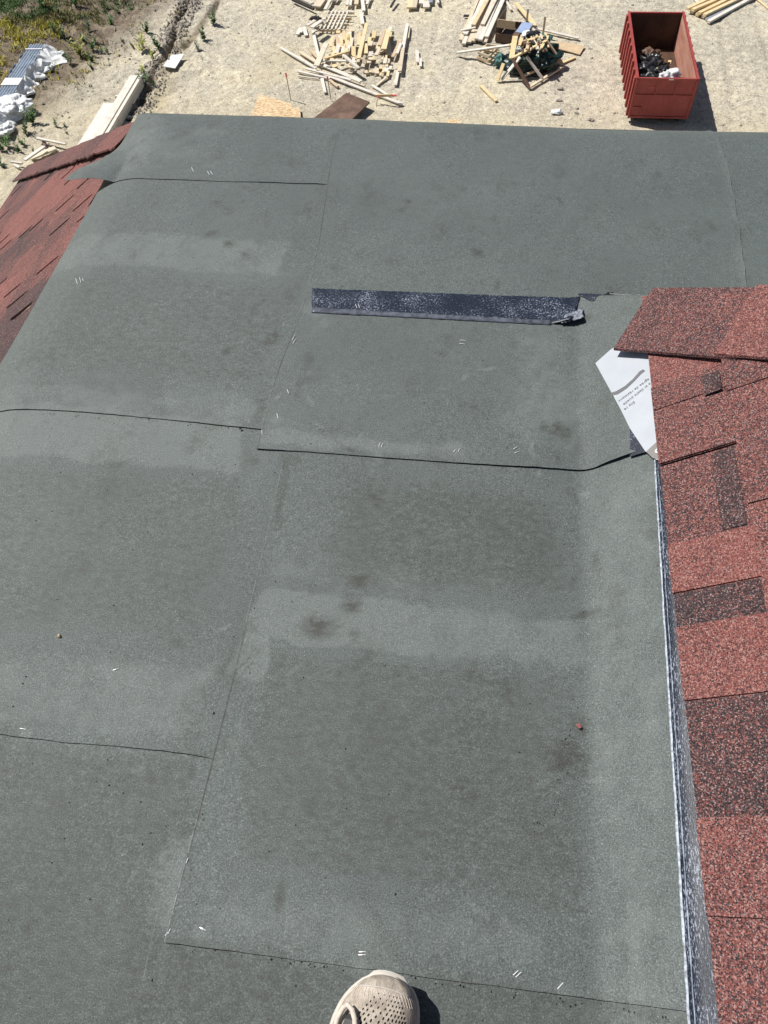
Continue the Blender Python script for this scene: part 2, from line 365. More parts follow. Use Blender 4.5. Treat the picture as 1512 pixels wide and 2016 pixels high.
# ------------------------------------------------------------------ building and roof
TL, TR, TF = .74, .80, .95           # pitches of the left and far slopes, and of the raised hip on the right
XL, YF = -1.25, 2.572      # fold lines of the flat
XR, YR = .29, 1.677         # valley corner of the raised hip
def sp(d, r): return np.where(d < -r, 0, np.where(d > r, d, (d+r)**2/(4*r)))
def hz(X, Y, rl=.11, rf=.075):
    X = np.asarray(X, float); Y = np.asarray(Y, float)
    a = sp(XL-X, rl); b = sp(Y-YF-.018*np.cos((X+1.1)*1.85), rf); z = -TL*np.maximum(a, b)
    c = sp(X-XR, .022); d = sp(YR-Y, .022); return z + np.minimum(TR*c, TF*d)
def wv(X, Y): return (.0035*fbm(X*2.2, Y*2.2, 3)+.0016*fbm(X*6, Y*4, 2))*(1-.8*sstep(.30, .38, X)*sstep(YR+.1, YR, Y))
SHEETS = []
def ztop(x, y):
    lay = max([l for (a, b, c, d, l) in SHEETS if a <= x <= b and c <= y <= d] or [0])
    return float(hz(x, y))+float(wv(np.array([x]), np.array([y]))[0])+lay
bld = empty('residential_building', (0, 0, GZ), 'tall building under re-roofing, grey underlayment on its flat and red shingles on its slopes', 'building')
UL = 1.93
def bpart(o): o.parent = bld; o.matrix_parent_inverse = Matrix.Translation((0, 0, -GZ)); return o
def P(*a, **k): return bpart(mk(*a, **k))
def roof_core():
    xe0, xe1 = XL-UL, 4.5; ye1, ye0 = YF+UL, -5.0; ze = -TL*UL; xr = 3.2
    v = [(XL, ye0, -.02), (xr, ye0, -.02), (xr, YF, -.02), (XL, YF, -.02), (xe0, ye0, ze-.03), (xr+UL, ye0, ze-.03), (xr+UL, ye1, ze-.03), (xe0, ye1, ze-.03)]
    P('roof_deck', v, [(0, 1, 2, 3), (4, 0, 3, 7), (3, 2, 6, 7), (1, 5, 6, 2), (4, 5, 1, 0), (7, 6, 5, 4)], 'deckwood')
    b = MB().box((xe0+.35, ye0+.02, GZ), (xr+UL-.35, ye1-.35, ze-.05)); bpart(b.build('wall', 'wall'))
    b = MB()
    b.box((xe0-.02, ye0, ze-.2), (xe0+.01, ye1+.02, ze-.035)); b.box((xe0+.012, ye1-.01, ze-.2), (xr+UL, ye1+.02, ze-.035))
    bpart(b.build('fascia', 'trim'))
    # raised hip on the right
    xt = XR+1.5; yt = YR-1.5*TR/TF; zt = TR*1.5-.02
    v = [(XR, ye0, -.02), (XR, YR, -.02), (xt, yt, zt), (xt, ye0, zt), (xr-.02, YR, -.02), (xr-.02, ye0, -.02), (2*xt-XR, yt, zt-.01)]
    v = [(XR, ye0, -.022), (XR, YR, -.022), (xt, yt, zt), (xt, ye0, zt), (2*xt-XR, YR, -.022), (2*xt-XR, ye0, -.022)]
    P('raised_roof', v, [(0, 3, 2, 1), (1, 2, 4), (2, 3, 5, 4), (0, 5, 3)], 'deckwood')
roof_core()

def smooth_box(X, Y, x0, x1, y0, y1, s=.02):
    return sstep(x0-s, x0+s, X)*sstep(x1+s, x1-s, X)*sstep(y0-s, y0+s, Y)*sstep(y1+s, y1-s, Y)
def dust_and_sun(X, Y):
    wob = .012*fbm(X*14, Y*14, 3)+.022*fbm(X*5+3, Y*5, 4, .6); Yw = Y+wob+.02*fbm(X*2, Y*2+4, 2); Xw = X-wob+.05*fbm(X*5+30, Y*5+9, 4, .6)
    Lt = np.zeros_like(X)+.18*fbm(X*1.1, Y*1.1, 3)
    def L(a, *bx, s=.018):
        nonlocal Lt; Lt = np.maximum(Lt, a*smooth_box(Xw, Yw, *bx, s=s))
    L(.55, -1.4, -.58, 1.70, 1.88, s=.03); L(.70, -1.4, -.54, .985, 1.15, s=.022); L(.45, -1.4, -.50, 1.13, 1.22, s=.03)
    L(.50, -1.6, -.44, .34, .50, s=.03); L(.62, -.50, 0.0, 1.07, 1.12, s=.02)
    L(.85, -.43, -.355, .48, .70, s=.012); L(.80, -.38, -.02, .575, .695, s=.012); L(.55, -.05, .28, .575, .685, s=.02)
    L(.42, -.40, .20, .03, .115, s=.03); L(.55, -.475, -.43, .05, .18, s=.005); L(.40, .285, .40, -.4, 1.06, s=.03); L(.55, .322, .342, -.4, .17, s=.006)  # broad band right of the fold: sunlit slope painted paler into the colour
    L(.35, -1.5, -.9, 2.2, 2.5, s=.06); L(.42, .1, .30, 1.1, 1.6, s=.06); L(.40, -.43, -.05, .70, .80, s=.05)
    for cx, cy, r, a in [(-.44, 1.57, .05, .6), (-.41, 1.52, .03, .5), (-.325, 1.50, .03, .3), (.424, 1.611, .04, .5), (-.66, .455, .016, .9), (-.80, .33, .014, .8), (-.371, .04, .022, .6), (-.101, .03, .026, .6), (.38, .02, .02, .5), (.222, .03, .02, .4), (-.20, 1.065, .016, .8), (.12, 1.06, .012, .6), (.18, 1.05, .012, .8), (.30, .665, .015, .4), (-.04, 1.10, .02, .5), (-.47, 1.16, .02, .6)]:
        Lt = np.maximum(Lt, a*np.exp(-((X-cx)**2+(Y-cy)**2)/r**2))
    for bx, a in (((-.470, -.431, .045, .182), 1.3), ((.322, .343, -.5, .17), .7)):
        Lt = np.maximum(Lt, a*smooth_box(X, Y, *bx, s=.004))
    D = np.zeros_like(X)+.12
    def K(a, *bx, s=.03):
        nonlocal D; D = np.maximum(D, a*smooth_box(Xw, Yw, *bx, s=s))
    K(.45, -1.5, -.44, -.6, .31, s=.02); K(.50, -.30, .24, .72, 1.0, s=.07); K(.55, -.43, -.405, .84, 1.05, s=.008); K(.5, -.52, -.49, 1.13, 1.22, s=.01); K(.40, -.36, .255, .14, .555, s=.02); K(.50, -.50, .5, -.6, .022, s=.01); K(.35, -1.3, -.5, .55, .97, s=.05)
    K(.50, -.2, .24, .16, .5, s=.07); K(.34, -.52, -.43, .2, .46, s=.02); K(.35, -1.3, -.52, 1.25, 1.68, s=.05)
    for cx, cy, rx, ry, a in [(-.2, .73, .03, .022, 1), (-.21, .665, .03, .02, .8), (-.27, .61, .045, .03, .95), (-.19, .60, .02, .02, .6), (.26, .461, .02, .03, .7), (.23, .40, .06, .05, .75), (.06, .31, .035, .02, .8), (.02, .34, .03, .04, .6), (.228, 1.184, .03, .035, .8), (.20, 1.19, .03, .02, .7), (-.54, 1.46, .03, .02, .6), (-.55, 1.43, .03, .02, .7), (-.66, 1.49, .02, .015, .6), (.12, .52, .05, .04, .6), (.05, .54, .05, .03, .6), (-.5, 1.03, .02, .02, .6),
                              (-.19, .93, .03, .05, .6), (.03, .86, .02, .012, .7), (-.3, .22, .05, .06, .5), (-.85, 2.05, .02, .02, .6), (.1, 2.2, .15, .02, .35), (.3, .82, .012, .04, .5), (-.25, .11, .012, .035, .7)]:
        D = np.maximum(D, a*np.exp(-((X-cx)/rx)**2-((Y-cy)/ry)**2))
    for cx, cy, rx, ry, th in [(-.20, .725, .030, .020, .3), (-.21, .668, .028, .017, .5), (-.275, .610, .040, .024, -.3), (.23, .40, .05, .04, .2), (.04, .325, .034, .020, .1), (-.19, .94, .02, .035, .9), (.225, 1.185, .026, .026, .4), (-.54, 1.45, .026, .02, .2)]:
        u = (X-cx)*math.cos(th)+(Y-cy)*math.sin(th); w_ = -(X-cx)*math.sin(th)+(Y-cy)*math.cos(th)
        D = np.maximum(D, .92*np.exp(-((u/rx)**2+(w_/ry)**2)**1.5)*(.45+.55*(np.sin(u*330+w_*120) > -.1)))
    q = np.random.default_rng(12)
    for _ in range(70):
        cx, cy = q.uniform(-.9, .3), q.uniform(0, 2.3); rx, ry = q.uniform(.008, .035), q.uniform(.006, .022); a = q.uniform(.3, .85); th = q.uniform(0, 3.1)
        u = (X-cx)*math.cos(th)+(Y-cy)*math.sin(th); w_ = -(X-cx)*math.sin(th)+(Y-cy)*math.cos(th)
        D = np.maximum(D, a*np.exp(-(u/rx)**2-(w_/ry)**2)*(.55+.45*np.sign(np.sin(u*520+cx*90)*(q.random() < .35)+.2)))
    for _ in range(26):
        cx, cy = q.uniform(-.6, .3), q.uniform(0, 1.4); L_ = q.uniform(.01, .035); th = q.uniform(0, 3.1)
        u = (X-cx)*math.cos(th)+(Y-cy)*math.sin(th); w_ = -(X-cx)*math.sin(th)+(Y-cy)*math.cos(th)
        Lt = np.maximum(Lt, .85*np.exp(-(u/L_)**2-((w_-.004*np.sin(u*90))/.006)**2))
    return np.clip(Lt, 0, 1.3), np.clip(D, 0, 1.2)

def sheet(x0, x1, y0, y1, lay, label, edge=None, lift=None, step=.008, tuck=0, edge_tone=0, right=0):
    """one strip of underlayment draped over the roof; edge(X,Y)->X,Y bends the outline, lift adds height"""
    nx = int((x1-x0)/step)+2; ny = int((y1-y0)/step)+2
    xs = np.concatenate([[x0, x0+.0016, x0+.0032, x0+.0052], np.linspace(x0+.012, x1-.004, nx), [x1]]); nx = len(xs); ys = np.linspace(y0, y1, ny); X, Y = np.meshgrid(xs, ys, indexing='ij')
    S, T = (X-x0)/(x1-x0), (Y-y0)/(y1-y0)
    Y = Y + .006*fbm(X*3+lay*900, X*0+2, 3)*(1-T)+.0015*fbm(X*40, X*0+lay*500, 2)*(1-T); X = X + .004*fbm(Y*3+lay*700, Y*0+5, 3)*(1-S)
    if edge: X, Y = edge(X, Y, S, T)
    wave = wv(X, Y)
    SHEETS.append((x0, x1, y0, y1, lay))
    Z = hz(X, Y)+wave+lay-tuck*sstep(x1-.10, x1-.02, X)*.0012
    dn = (T*(y1-y0)); Z = Z + .0018*(1-(tuck > 0)*sstep(x1-.10, x1-.05, X))*np.exp(-dn/.016)*(1+1.6*fbm(X*4+lay*300, X*0, 2))      # free near edge lifts slightly
    if right: Z = Z + .0028*np.exp(-(1-S)*(x1-x0)/.01)*(1+.8*fbm(Y*6, Y*0, 2))
    if lift: Z = Z + lift(X, Y, S, T)
    v = np.stack([X, Y, Z], -1); vb = v.copy(); vb[..., 2] -= .0006
    nn = nx*ny; f = grid_faces(nx, ny); rim = []
    idx = np.arange(nn).reshape(nx, ny)
    ring = np.concatenate([idx[:, 0], idx[-1, 1:], idx[-2::-1, -1], idx[0, -2:0:-1]])
    m_ = len(ring); am = np.arange(m_); rim = np.stack([nn+m_+am, nn+am, nn+np.roll(am, -1), nn+m_+np.roll(am, -1)], -1)
    vv = np.concatenate([v.reshape(-1, 3), vb.reshape(-1, 3)[ring], v.reshape(-1, 3)[ring]])
    Lt, D = dust_and_sun(X, Y)
    dx_ = S*(x1-x0); worn_lit_rim = (dx_ < .001)*edge_tone*(.5+.9*fbm(Y*5+lay*999, Y*0, 3)+.8*(Y < .22))  # pale rim: worn edge, with the sunlit look painted in
    D = np.maximum(D, ((dx_ > .001) & (dx_ < .004))*(.62+.8*fbm(Y*4+lay*400, Y*0, 3))*(edge_tone > 0))
    c = np.stack([Lt, D, worn_lit_rim, 1+0*X], -1).reshape(-1, 4); c = np.concatenate([c, c[ring], c[ring]])
    o = P('underlayment_sheet', vv, np.concatenate([f, rim]), 'under', label=label, attrs={'dust_and_sun': ('FLOAT_COLOR', c)})
    sm = np.zeros(len(o.data.polygons), bool); sm[:len(f)] = True; o.data.polygons.foreach_set('use_smooth', sm); return o
def left_edge(jit, seed):
    def e(X, Y, S, T):
        return X - (1-S)**6*(jit*fbm(Y*2.5+seed, Y*0, 3)), Y
    return e
LY = .00085
sheet(-1.29, -.40, -1.6, .42, 0, 'lowest left strip of grey underlayment', left_edge(.02, 3))
sheet(-.455, .52, -1.6, .12, LY, 'darker strip under the shoe', lambda X, Y, S, T: (X+(1-S)*(.03*sstep(.1, -.5, Y)), Y), edge_tone=.25)
sheet(-1.295, -.36, .325, 1.28, 2*LY, 'middle left strip of grey underlayment', left_edge(.02, 8), tuck=1)
sheet(-.43, .52, .025, 1.2, 3*LY, 'broad stained strip ahead of the shoe', lambda X, Y, S, T: (X+(1-S)*.006*np.sin(Y*3), Y), edge_tone=.6)
sheet(-1.315, -.42, 1.135, 2.3, 4*LY, 'upper left strip of grey underlayment', lambda X, Y, S, T: (X-(1-S)**6*(.012*fbm(Y*2.5, Y*0, 3)), Y+(1-T)*(.012*np.sin((X+1.3)*4)-.006)), tuck=1)
def a_edge(X, Y, S, T):
    k = (1-S)**5; return X - k*(.085*sstep(2.42, 2.16, Y)+.01*fbm(Y*4, Y*0, 2)), Y - k*.012
def a_lift(X, Y, S, T): return .62*np.clip(-1.24-X, 0, 1)*sstep(2.50, 2.18, Y)*1.0
sheet(-1.335, -.44, 2.165, 2.75, 5*LY, 'far left strip with its corner lifting over the red shingles', a_edge, a_lift, tuck=1)
def e_edge(X, Y, S, T): return X+(1-S)*(.022*sstep(1.25, 1.6, Y)*sstep(2.2, 1.7, Y)-.015*sstep(2.0, 2.4, Y)), Y + (1-T)*(.010*sstep(-.1, .3, X)-.004*np.sin(X*7))
def e_lift(X, Y, S, T): return .007*sstep(.29, .35, X)*sstep(.405, .37, X)*np.exp(-(T*1.6)/.05)
sheet(.60, 2.1, 1.062, 2.75, 5*LY, 'far right strip under the crooked joint', step=.014)
def e_edge2(X, Y, S, T):
    X, Y = e_edge(X, Y, S, T); return X + S**12*(.016*np.sin(Y*4-1.2)+.004*fbm(Y*18, Y*0, 2)), Y
sheet(-.505, .755, 1.062, 2.75, 6*LY, 'wide far strip carrying the black tape', e_edge2, e_lift, edge_tone=.4, right=1)

# draped polygon helper (thin piece following the roof)
def drape(name, poly, off, mat, nu=30, nv=6, th=.0009, label=None, zf=None, jag=0):
    """poly: 4 corners (x,y) a,b (near edge), c,d (far edge)"""
    a, b, c, d = [np.array(q, float) for q in poly]
    u = np.linspace(0, 1, nu)[:, None, None]; v = np.linspace(0, 1, nv)[None, :, None]
    Pq = (a*(1-u)+b*u)*(1-v)+(d*(1-u)+c*u)*v
    X, Y = Pq[..., 0], Pq[..., 1]
    if jag: X = X+jag*(rng.random(X.shape)-.5)*((u[..., 0] == 0)+(u[..., 0] == 1)); Y = Y+jag*(rng.random(Y.shape)-.5)*((v[..., 0] == 0)+(v[..., 0] == 1))
    Z = hz(X, Y)+wv(X, Y)+off
    if zf is not None: Z = Z+zf(X, Y, u[..., 0], v[..., 0])
    V = np.stack([X, Y, Z], -1).reshape(-1, 3); B = V.copy(); B[:, 2] -= th
    idx = np.arange(nu*nv).reshape(nu, nv); ring = np.concatenate([idx[:, 0], idx[-1, 1:], idx[-2::-1, -1], idx[0, -2:0:-1]]); m_ = len(ring); nn = nu*nv
    rim = np.stack([ring, nn+np.arange(m_), nn+np.roll(np.arange(m_), -1), np.roll(ring, -1)], -1)
    return P(name, np.concatenate([V, B[ring]]), np.concatenate([grid_faces(nu, nv), rim]), mat, label=label)
# black tape strip and its torn end
tz = 6*LY+.0008
o = drape('seam_tape', [(-.452, 1.558), (.262, 1.556), (.292, 1.668), (-.468, 1.656)], tz, 'film', 90, 10, jag=.003, label='navy black tape strip speckled with white, curled at its right end',
      zf=lambda X, Y, u, v: .020*sstep(.92, 1.0, u)*(1-v)**2+.0012*fbm(X*30, Y*30, 2))
drape('tape_edge', [(-.452, 1.553), (.21, 1.553), (.21, 1.571), (-.453, 1.573)], tz+.0016, simple('clear_tape_edge', (.085, .095, .12), .3, .5, 60), 70, 3, jag=.002, label='greyer lower border of the tape')
drape('tape_end', [(.235, 1.552), (.291, 1.560), (.293, 1.612), (.247, 1.585)], tz+.009, simple('crinkled_film', (.20, .22, .26), .25, .8, 160, bd=.006), 14, 8, jag=.003, label='shiny crinkled corner of the tape', zf=lambda X, Y, u, v: .012*u*(1-v)+.003*fbm(X*60, Y*60, 2))
drape('tape_scrap', [(.317, 1.628), (.322, 1.626), (.362, 1.680), (.283, 1.680)], tz+.001, 'film', 12, 8, jag=.002, label='small pointed scrap of the black tape')
# tear with creases
def tear():
    c = at(1199, 583); n = 14; v = [(c.x, c.y, ztop(c.x, c.y)+.0012)]
    for k in range(n):
        r = random.choice([.009, .014, .006]); a = 2*math.pi*k/n; x, y = c.x+r*1.2*math.cos(a), c.y+r*math.sin(a); v.append((x, y, ztop(x, y)+.0010))
    P('tear', v, [(0, 1+k, 1+(k+1) % n) for k in range(n)], 'hole', label='small ragged hole torn in the underlayment')
    for pts in ([(1199, 583), (1235, 586), (1292, 588)], [(1203, 590), (1210, 602), (1216, 618)], [(1292, 588), (1262, 606), (1240, 622)]):
        q = [at(*p) for p in pts]; q = [(p.x, p.y, ztop(p.x, p.y)+.0004) for p in q]
        P('crease', *tube(q, [.0022, .0022, .0008], 6), 'under', smooth=True, attrs={'dust_and_sun': ('FLOAT_COLOR', [(.7, 0, .3, 1)]*18)})
tear()

# membrane edge, release film with printing
nR = Vector((-TR, 0, 1)).normalized()
def rz(x, y, off): return (x, y, TR*(x-XR)+off)
drape('ice_membrane', [(.356, -1.5), (.50, -1.5), (.52, 1.045), (.417, 1.045)], .0068, 'strip', 8, 200, th=.002, label='navy speckled membrane edge along the red shingles')
drape('selvage_crease', [(.3605, -1.5), (.3625, -1.5), (.4205, 1.0), (.4195, 1.0)], .0082, simple('pale_crease', (.22, .26, .32), .4, .6, 120), 3, 160, th=.001, label='thin pale crease line along the membrane', jag=.001)
drape('membrane_selvage', [(.350, -1.5), (.3545, -1.5), (.4175, 1.05), (.4155, 1.05)], .0082, simple('white_selvage', (.36, .40, .46), .4, .5, 160), 3, 160, th=.002, label='thin white border of the membrane', jag=.0012)
PO = .0125
film_px = [(1172, 715), (1200, 690), (1256, 648), (1320, 610), (1350, 700), (1350, 900), (1292, 905), (1270, 888), (1240, 843), (1222, 806), (1205, 775)]
def rp(x, y, off=PO): return onplane(x, y, (XR, 0, off), nR)
fp = [rp(*p) for p in film_px]
fo = P('release_film', [p for p in fp]+[p-nR*.001 for p in fp], [tuple(range(len(fp)))[::-1]]+[(i, (i+1) % len(fp), len(fp)+(i+1) % len(fp), len(fp)+i) for i in range(len(fp))], 'paper', label='white printed release film poking out from under the red cap')
o = fo.data; bmx = bmesh.new(); bmx.from_mesh(o); bmesh.ops.recalc_face_normals(bmx, faces=bmx.faces); bmx.to_mesh(o); bmx.free()
def ppoly(name, px, off, mat, label=None, parent=None):
    q = [rp(x, y, off) for x, y in px]; ob = mk(name, q, [tuple(range(len(q)))], mat, None, label=label)
    ob.parent = parent or bld
    if not parent: ob.matrix_parent_inverse = Matrix.Translation((0, 0, -GZ))
    else: ob.matrix_parent_inverse = Matrix()
    return ob
bandpx = [(1203, 773), (1213, 770), (1230, 760), (1246, 746), (1259, 731), (1266, 727), (1270, 730), (1262, 736), (1249, 750), (1233, 765), (1216, 776), (1205, 778)]
q = [rp(x, y, PO+.001) for x, y in bandpx]
mk('printed_line', q, [tuple(range(len(q)))], 'print', fo)
q = [rp(x, y, PO+.001) for x, y in [(1272, 889), (1290, 872), (1300, 868), (1300, 903), (1285, 902)]]
mk('printed_panel', q, [tuple(range(len(q)))], simple('grey_ink', (.20, .19, .185), .6, .1), fo)
def text(body, px0, px1, size, mat, off=PO+.0012):
    a = rp(*px0, off); b = rp(*px1, off); ex = (b-a).normalized(); ey = nR.cross(ex)
    cu = bpy.data.curves.new('t', 'FONT'); cu.body = body; cu.size = size; cu.resolution_u = 2
    to = bpy.data.objects.new('t', cu); me = bpy.data.meshes.new_from_object(to)
    bpy.data.objects.remove(to); me.materials.clear(); me.materials.append(M[mat] if isinstance(mat, str) else mat)
    o = bpy.data.objects.new('printed_text', me); COL.objects.link(o)
    mw = Matrix((ex, ey, nR)).transposed().to_4x4(); mw.translation = a; o.parent = fo; o.matrix_world = mw; o.matrix_parent_inverse = fo.matrix_world.inverted(); return o
bpy.context.view_layer.update()
text('egr\u00e9e de r\u00e9sistanc', (1277, 744), (1216, 789), .0115, 'print')
text('a al desliz puede', (1279, 753), (1220, 800), .0115, 'print')
text('Slip re', (1248, 789), (1224, 808), .0115, 'print')
text('S', (1297, 880), (1283, 892), .032, 'white', PO+.0022)
nf = [rp(1240, 843, .0115), rp(1273, 889, .0115), rp(1240, 899, .0115)]
P('membrane_corner', nf, [(0, 1, 2)], 'film', label='dark membrane corner below the white film')

# ---- shingles
def shingle_obj(name, boxes, frame, tones, label=None, hi=None, lo=None):
    """boxes: (u0,u1,y0,y1,z0b,z1b,z0u,z1u) in slope frame: u up-slope, y along, height above the slope plane"""
    org, eu, ey, en = frame; v = []; f = []; tn = []
    for (u0, u1, y0, y1, hb, tb, ht, tt), tone in zip(boxes, tones):
        n = len(v)
        c = [(u0, y0), (u1, y0), (u1, y1), (u0, y1)]; hs = [hb, ht, ht, hb]; ts = [tb, tt, tt, tb]
        if hi: c = [(u, min(y, hi(u))) for u, y in c]
        if lo: c = [(u, max(y, lo(u))) for u, y in c]
        for (u, y), h_ in zip(c, hs): v.append(org+eu*u+ey*y+en*(h_))
        for (u, y), h_, t_ in zip(c, hs, ts): v.append(org+eu*u+ey*y+en*(h_+t_))
        f += [tuple(i+n for i in q) for q in BOXF]; tn += [tone]*8
    o = P(name, v, f, 'shingle', label=label, attrs={'tone': ('FLOAT', tn)}); return o
def tone_pick():
    r = random.random()
    return .78+random.uniform(-.08, .08) if r < .30 else (.46+random.uniform(-.1, .1) if r < .74 else .12+random.uniform(0, .12))
# right hip, slope facing left.  u = slope distance measured from x=.42
cr = 1/math.hypot(1, TR)
frR = (Vector((.432, 0, TR*(.432-XR))), Vector((cr, 0, TR*cr)), Vector((0, 1, 0)), Vector((-TR*cr, 0, cr)))
EX = .158
course_def = {0: [(1.0, 1.22, .55, 1), (.801, .995, .46, 0), (.691, .801, .86, 1), (.623, .691, .10, 0), (.481, .623, .78, 1), (.29, .481, .22, 0), (.149, .29, .66, 1), (-.10, .149, .56, 0), (-.3, -.1, .3, 0), (1.22, 1.6, .8, 0)],
              1: [(.843, 1.128, .56, 1), (.68, .843, .74, 0), (.50, .68, .82, 1), (1.128, 1.6, .50, 1), (.3, .5, .3, 0), (-.3, .3, .6, 1)],
              2: [(1.0, 1.6, .55, 0), (.6, 1.0, .5, 1), (-.3, .6, .6, 0)]}
for ci in range(9):
    u0 = ci*EX; hipy = YR-((.432-XR)+u0*cr)*TR/TF-.02      # tabs stop at the hip line
    segs = course_def.get(ci)
    if segs is None:
        segs = []; y = -1.5
        while y < hipy: w_ = random.uniform(.1, .22); segs.append((y, y+w_, tone_pick(), random.random() < .5)); y += w_
    else:
        y = -.3
        while y > -1.6: w_ = random.uniform(.1, .22); segs.append((y-w_, y, tone_pick(), random.random() < .5)); y -= w_
    cuts = sorted({.149+ci*.37 % .9-1.0+k*1.0 for k in range(-1, 4)}) if ci else [-.85, .149, 1.15, 2.2]
    cuts = [-2.2]+[c for c in cuts]+[3]
    base = .013; hb = base+.005
    for c0, c1 in zip(cuts[:-1], cuts[1:]):
        bx = []; tn = []
        for (y0, y1, tone, up) in segs:
            a, b = max(y0, c0), min(y1, c1, hipy)
            if b-a < .01: continue
            # every course lies over the head of the one below: butt raised
            bx.append((u0, u0+EX+.03, a, b, hb, .0035, base-.004, .0035)); tn.append(tone)
            if up:
                g = .0015; bx.append((u0-.0005, u0+EX+.01, a+g, b-g, hb+.0036, .0042, base-.0004, .004)); tn.append(tone)
        if bx: shingle_obj('shingle', bx, frR, tn, hi=lambda u: YR-((.432-XR)+u*cr)*TR/TF-.01)
# extra dark patches printed in the granules (shadow bands of the laminated tabs)
shingle_obj('granule_band', [(.104, .1485, .805, .990, .0172, .0006, .0168, .0006)], frR, [.10], 'narrow dark granule band')
shingle_obj('granule_band', [(.112, .1485, 1.14, 1.195, .0252, .0006, .0248, .0006)], frR, [.12], 'small dark granule patch under the cap')

# left slope
cl = 1/math.hypot(1, TL)
frL = (Vector((XL, 0, 0)), Vector((-cl, 0, -TL*cl)), Vector((0, 1, 0)), Vector((-TL*cl, 0, cl)))
EL = .150; nC = int(UL/cl/EL)+1
random.seed(11)
for ci in range(nC):
    s1 = UL/cl+.02-ci*EL      # butt (downhill)
    s0 = max(s1-EL-.02, .07)
    if s1 < .1: break
    umid = (s0+s1)/2*cl; ymax = YF+umid+.02; y = .55+random.uniform(0, .3)
    while y < ymax:
        yl = min(y+1.0, ymax); bx = []; tn = []; yy = y; tone = tone_pick()
        while yy < yl-.02:
            w_ = random.uniform(.09, .21); b = min(yy+w_, yl); tone = min(.88, max(.10, .54+1.15*mnoise.noise(Vector((yy*2.3-umid*1.1, umid*1.9+yy*.6, 3.3)))+random.uniform(-.09, .09)))
            up = random.random() < .55
            lift = -.018
            bx.append((s1, s0, yy, b, lift+.004, .003, lift, .003)); tn.append(tone)
            if up: bx.append((s1+.0005, s0+.004, yy+.001, b-.001, lift+.0071, .0034, lift+.0031, .0028)); tn.append(tone)
            yy = b
        # boxes were given downhill first: keep winding consistent
        bx = [(b0[0], b0[1], b0[2], b0[3], *b0[4:]) for b0 in bx]
        shingle_obj('shingle', bx, frL, tn, hi=lambda u: YF+u*cl-.005); y = yl+.002

# far slope shingles (hidden from the photo's side, seen from a step away): a few long courses
frF = (Vector((0, YF, 0)), Vector((0, cl, -TL*cl)), Vector((1, 0, 0)), Vector((0, TL*cl, cl)))
for ci in range(0, nC, 1):
    s1 = UL/cl+.02-ci*EL; s0 = max(s1-EL-.02, 0)
    if s1 < .05: break
    um = (s0+s1)/2*cl; x = XL-um; xe = 2.6
    while x < xe:
        bx = []; tn = []; xx = x; xl = min(x+2.0, xe)
        while xx < xl-.02:
            b = min(xx+random.uniform(.12, .3), xl); t_ = tone_pick(); bx.append((s1, s0, xx, b, -.013, .0035+.004*(random.random() < .5), -.018, .003)); tn.append(t_); xx = b
        shingle_obj('shingle', bx, frF, tn, lo=lambda u: XL-u*cl+.005); x = xl

# hip caps
def caps(org, hd, n1, n2, half, start, count, expo, lift, tones, bow, jag, label_first=None, flip=False, half2=None):
    half2 = half2 or half
    """caps along hip line org + hd*s ; n1/n2 unit vectors (in the two slopes, perpendicular to the hip, pointing down)"""
    nu = (n1+n2); up = -nu.normalized(); up0 = up
    for k in range(count):
        s0 = start+k*expo; s1 = s0+expo+.05; V = []; nU = 9; nS = max(4, int((s1-s0)/.02)); tn = []
        tone = tones[k % len(tones)]
        for i in range(nS):
            s = s0+(s1-s0)*i/(nS-1); q_ = i/(nS-1); q_ = 1-q_ if flip else q_; h_ = lift-(.004 if flip else .007)*q_
            for j in range(nU):
                q = -1+2*j/(nU-1); side = n1 if q < 0 else (n2-up0*.35).normalized(); hw = half if q < 0 else half2; d = abs(q)*hw
                wob = jag*(mnoise.noise(Vector((s*23, j < 4, k*.0)))+.6*mnoise.noise(Vector((s*70, j < 4, 3)))) if j == 0 else 0
                dd = d+wob
                r = bow; up_amt = h_*(1 if q < .2 else .4)+r*math.exp(-(d/(.45*hw))**2)*(-.35)
                # round the crest: pull the ridge point down a little, the flanks up
                flank = r*math.sin(min(1, d/hw)*math.pi)*.8*(q < 0)+(.014*max(0, (d/hw-.55)/.45)**1.5 if q < 0 else 0)
                sn = (up*.8 + (-nu).normalized()*.2)
                p = org+hd*s+side*dd+up*(up_amt+flank)
                V.append(p); tn.append(min(1, max(0, tone)))
        nb = len(V); F = []
        th = .006
        V += [p-up*th for p in V]; tn += tn[:]
        for i in range(nS-1):
            for j in range(nU-1):
                a = i*nU+j; F.append((a, a+1, a+nU+1, a+nU)); F.append((nb+a, nb+a+nU, nb+a+nU+1, nb+a+1))
        for i in range(nS-1):
            a = i*nU; F.append((a, a+nU, nb+a+nU, nb+a)); a = i*nU+nU-1; F.append((a, nb+a, nb+a+nU, a+nU))
        for j in range(nU-1):
            F.append((j, nb+j, nb+j+1, j+1)); a = (nS-1)*nU+j; F.append((a, a+1, nb+a+1, nb+a))
        o = P('cap_shingle', V, F, 'shingle', label=(label_first if k == 0 else None), attrs={'tone': ('FLOAT', tn)})
        bmx = bmesh.new(); bmx.from_mesh(o.data); bmesh.ops.recalc_face_normals(bmx, faces=bmx.faces); bmx.to_mesh(o.data); bmx.free()
        o.data.polygons.foreach_set('use_smooth', [True]*len(o.data.polygons)); es = o.data.attributes.new('sharp_edge', 'BOOLEAN', 'EDGE')
        o.data.set_sharp_from_angle(angle=R(40))
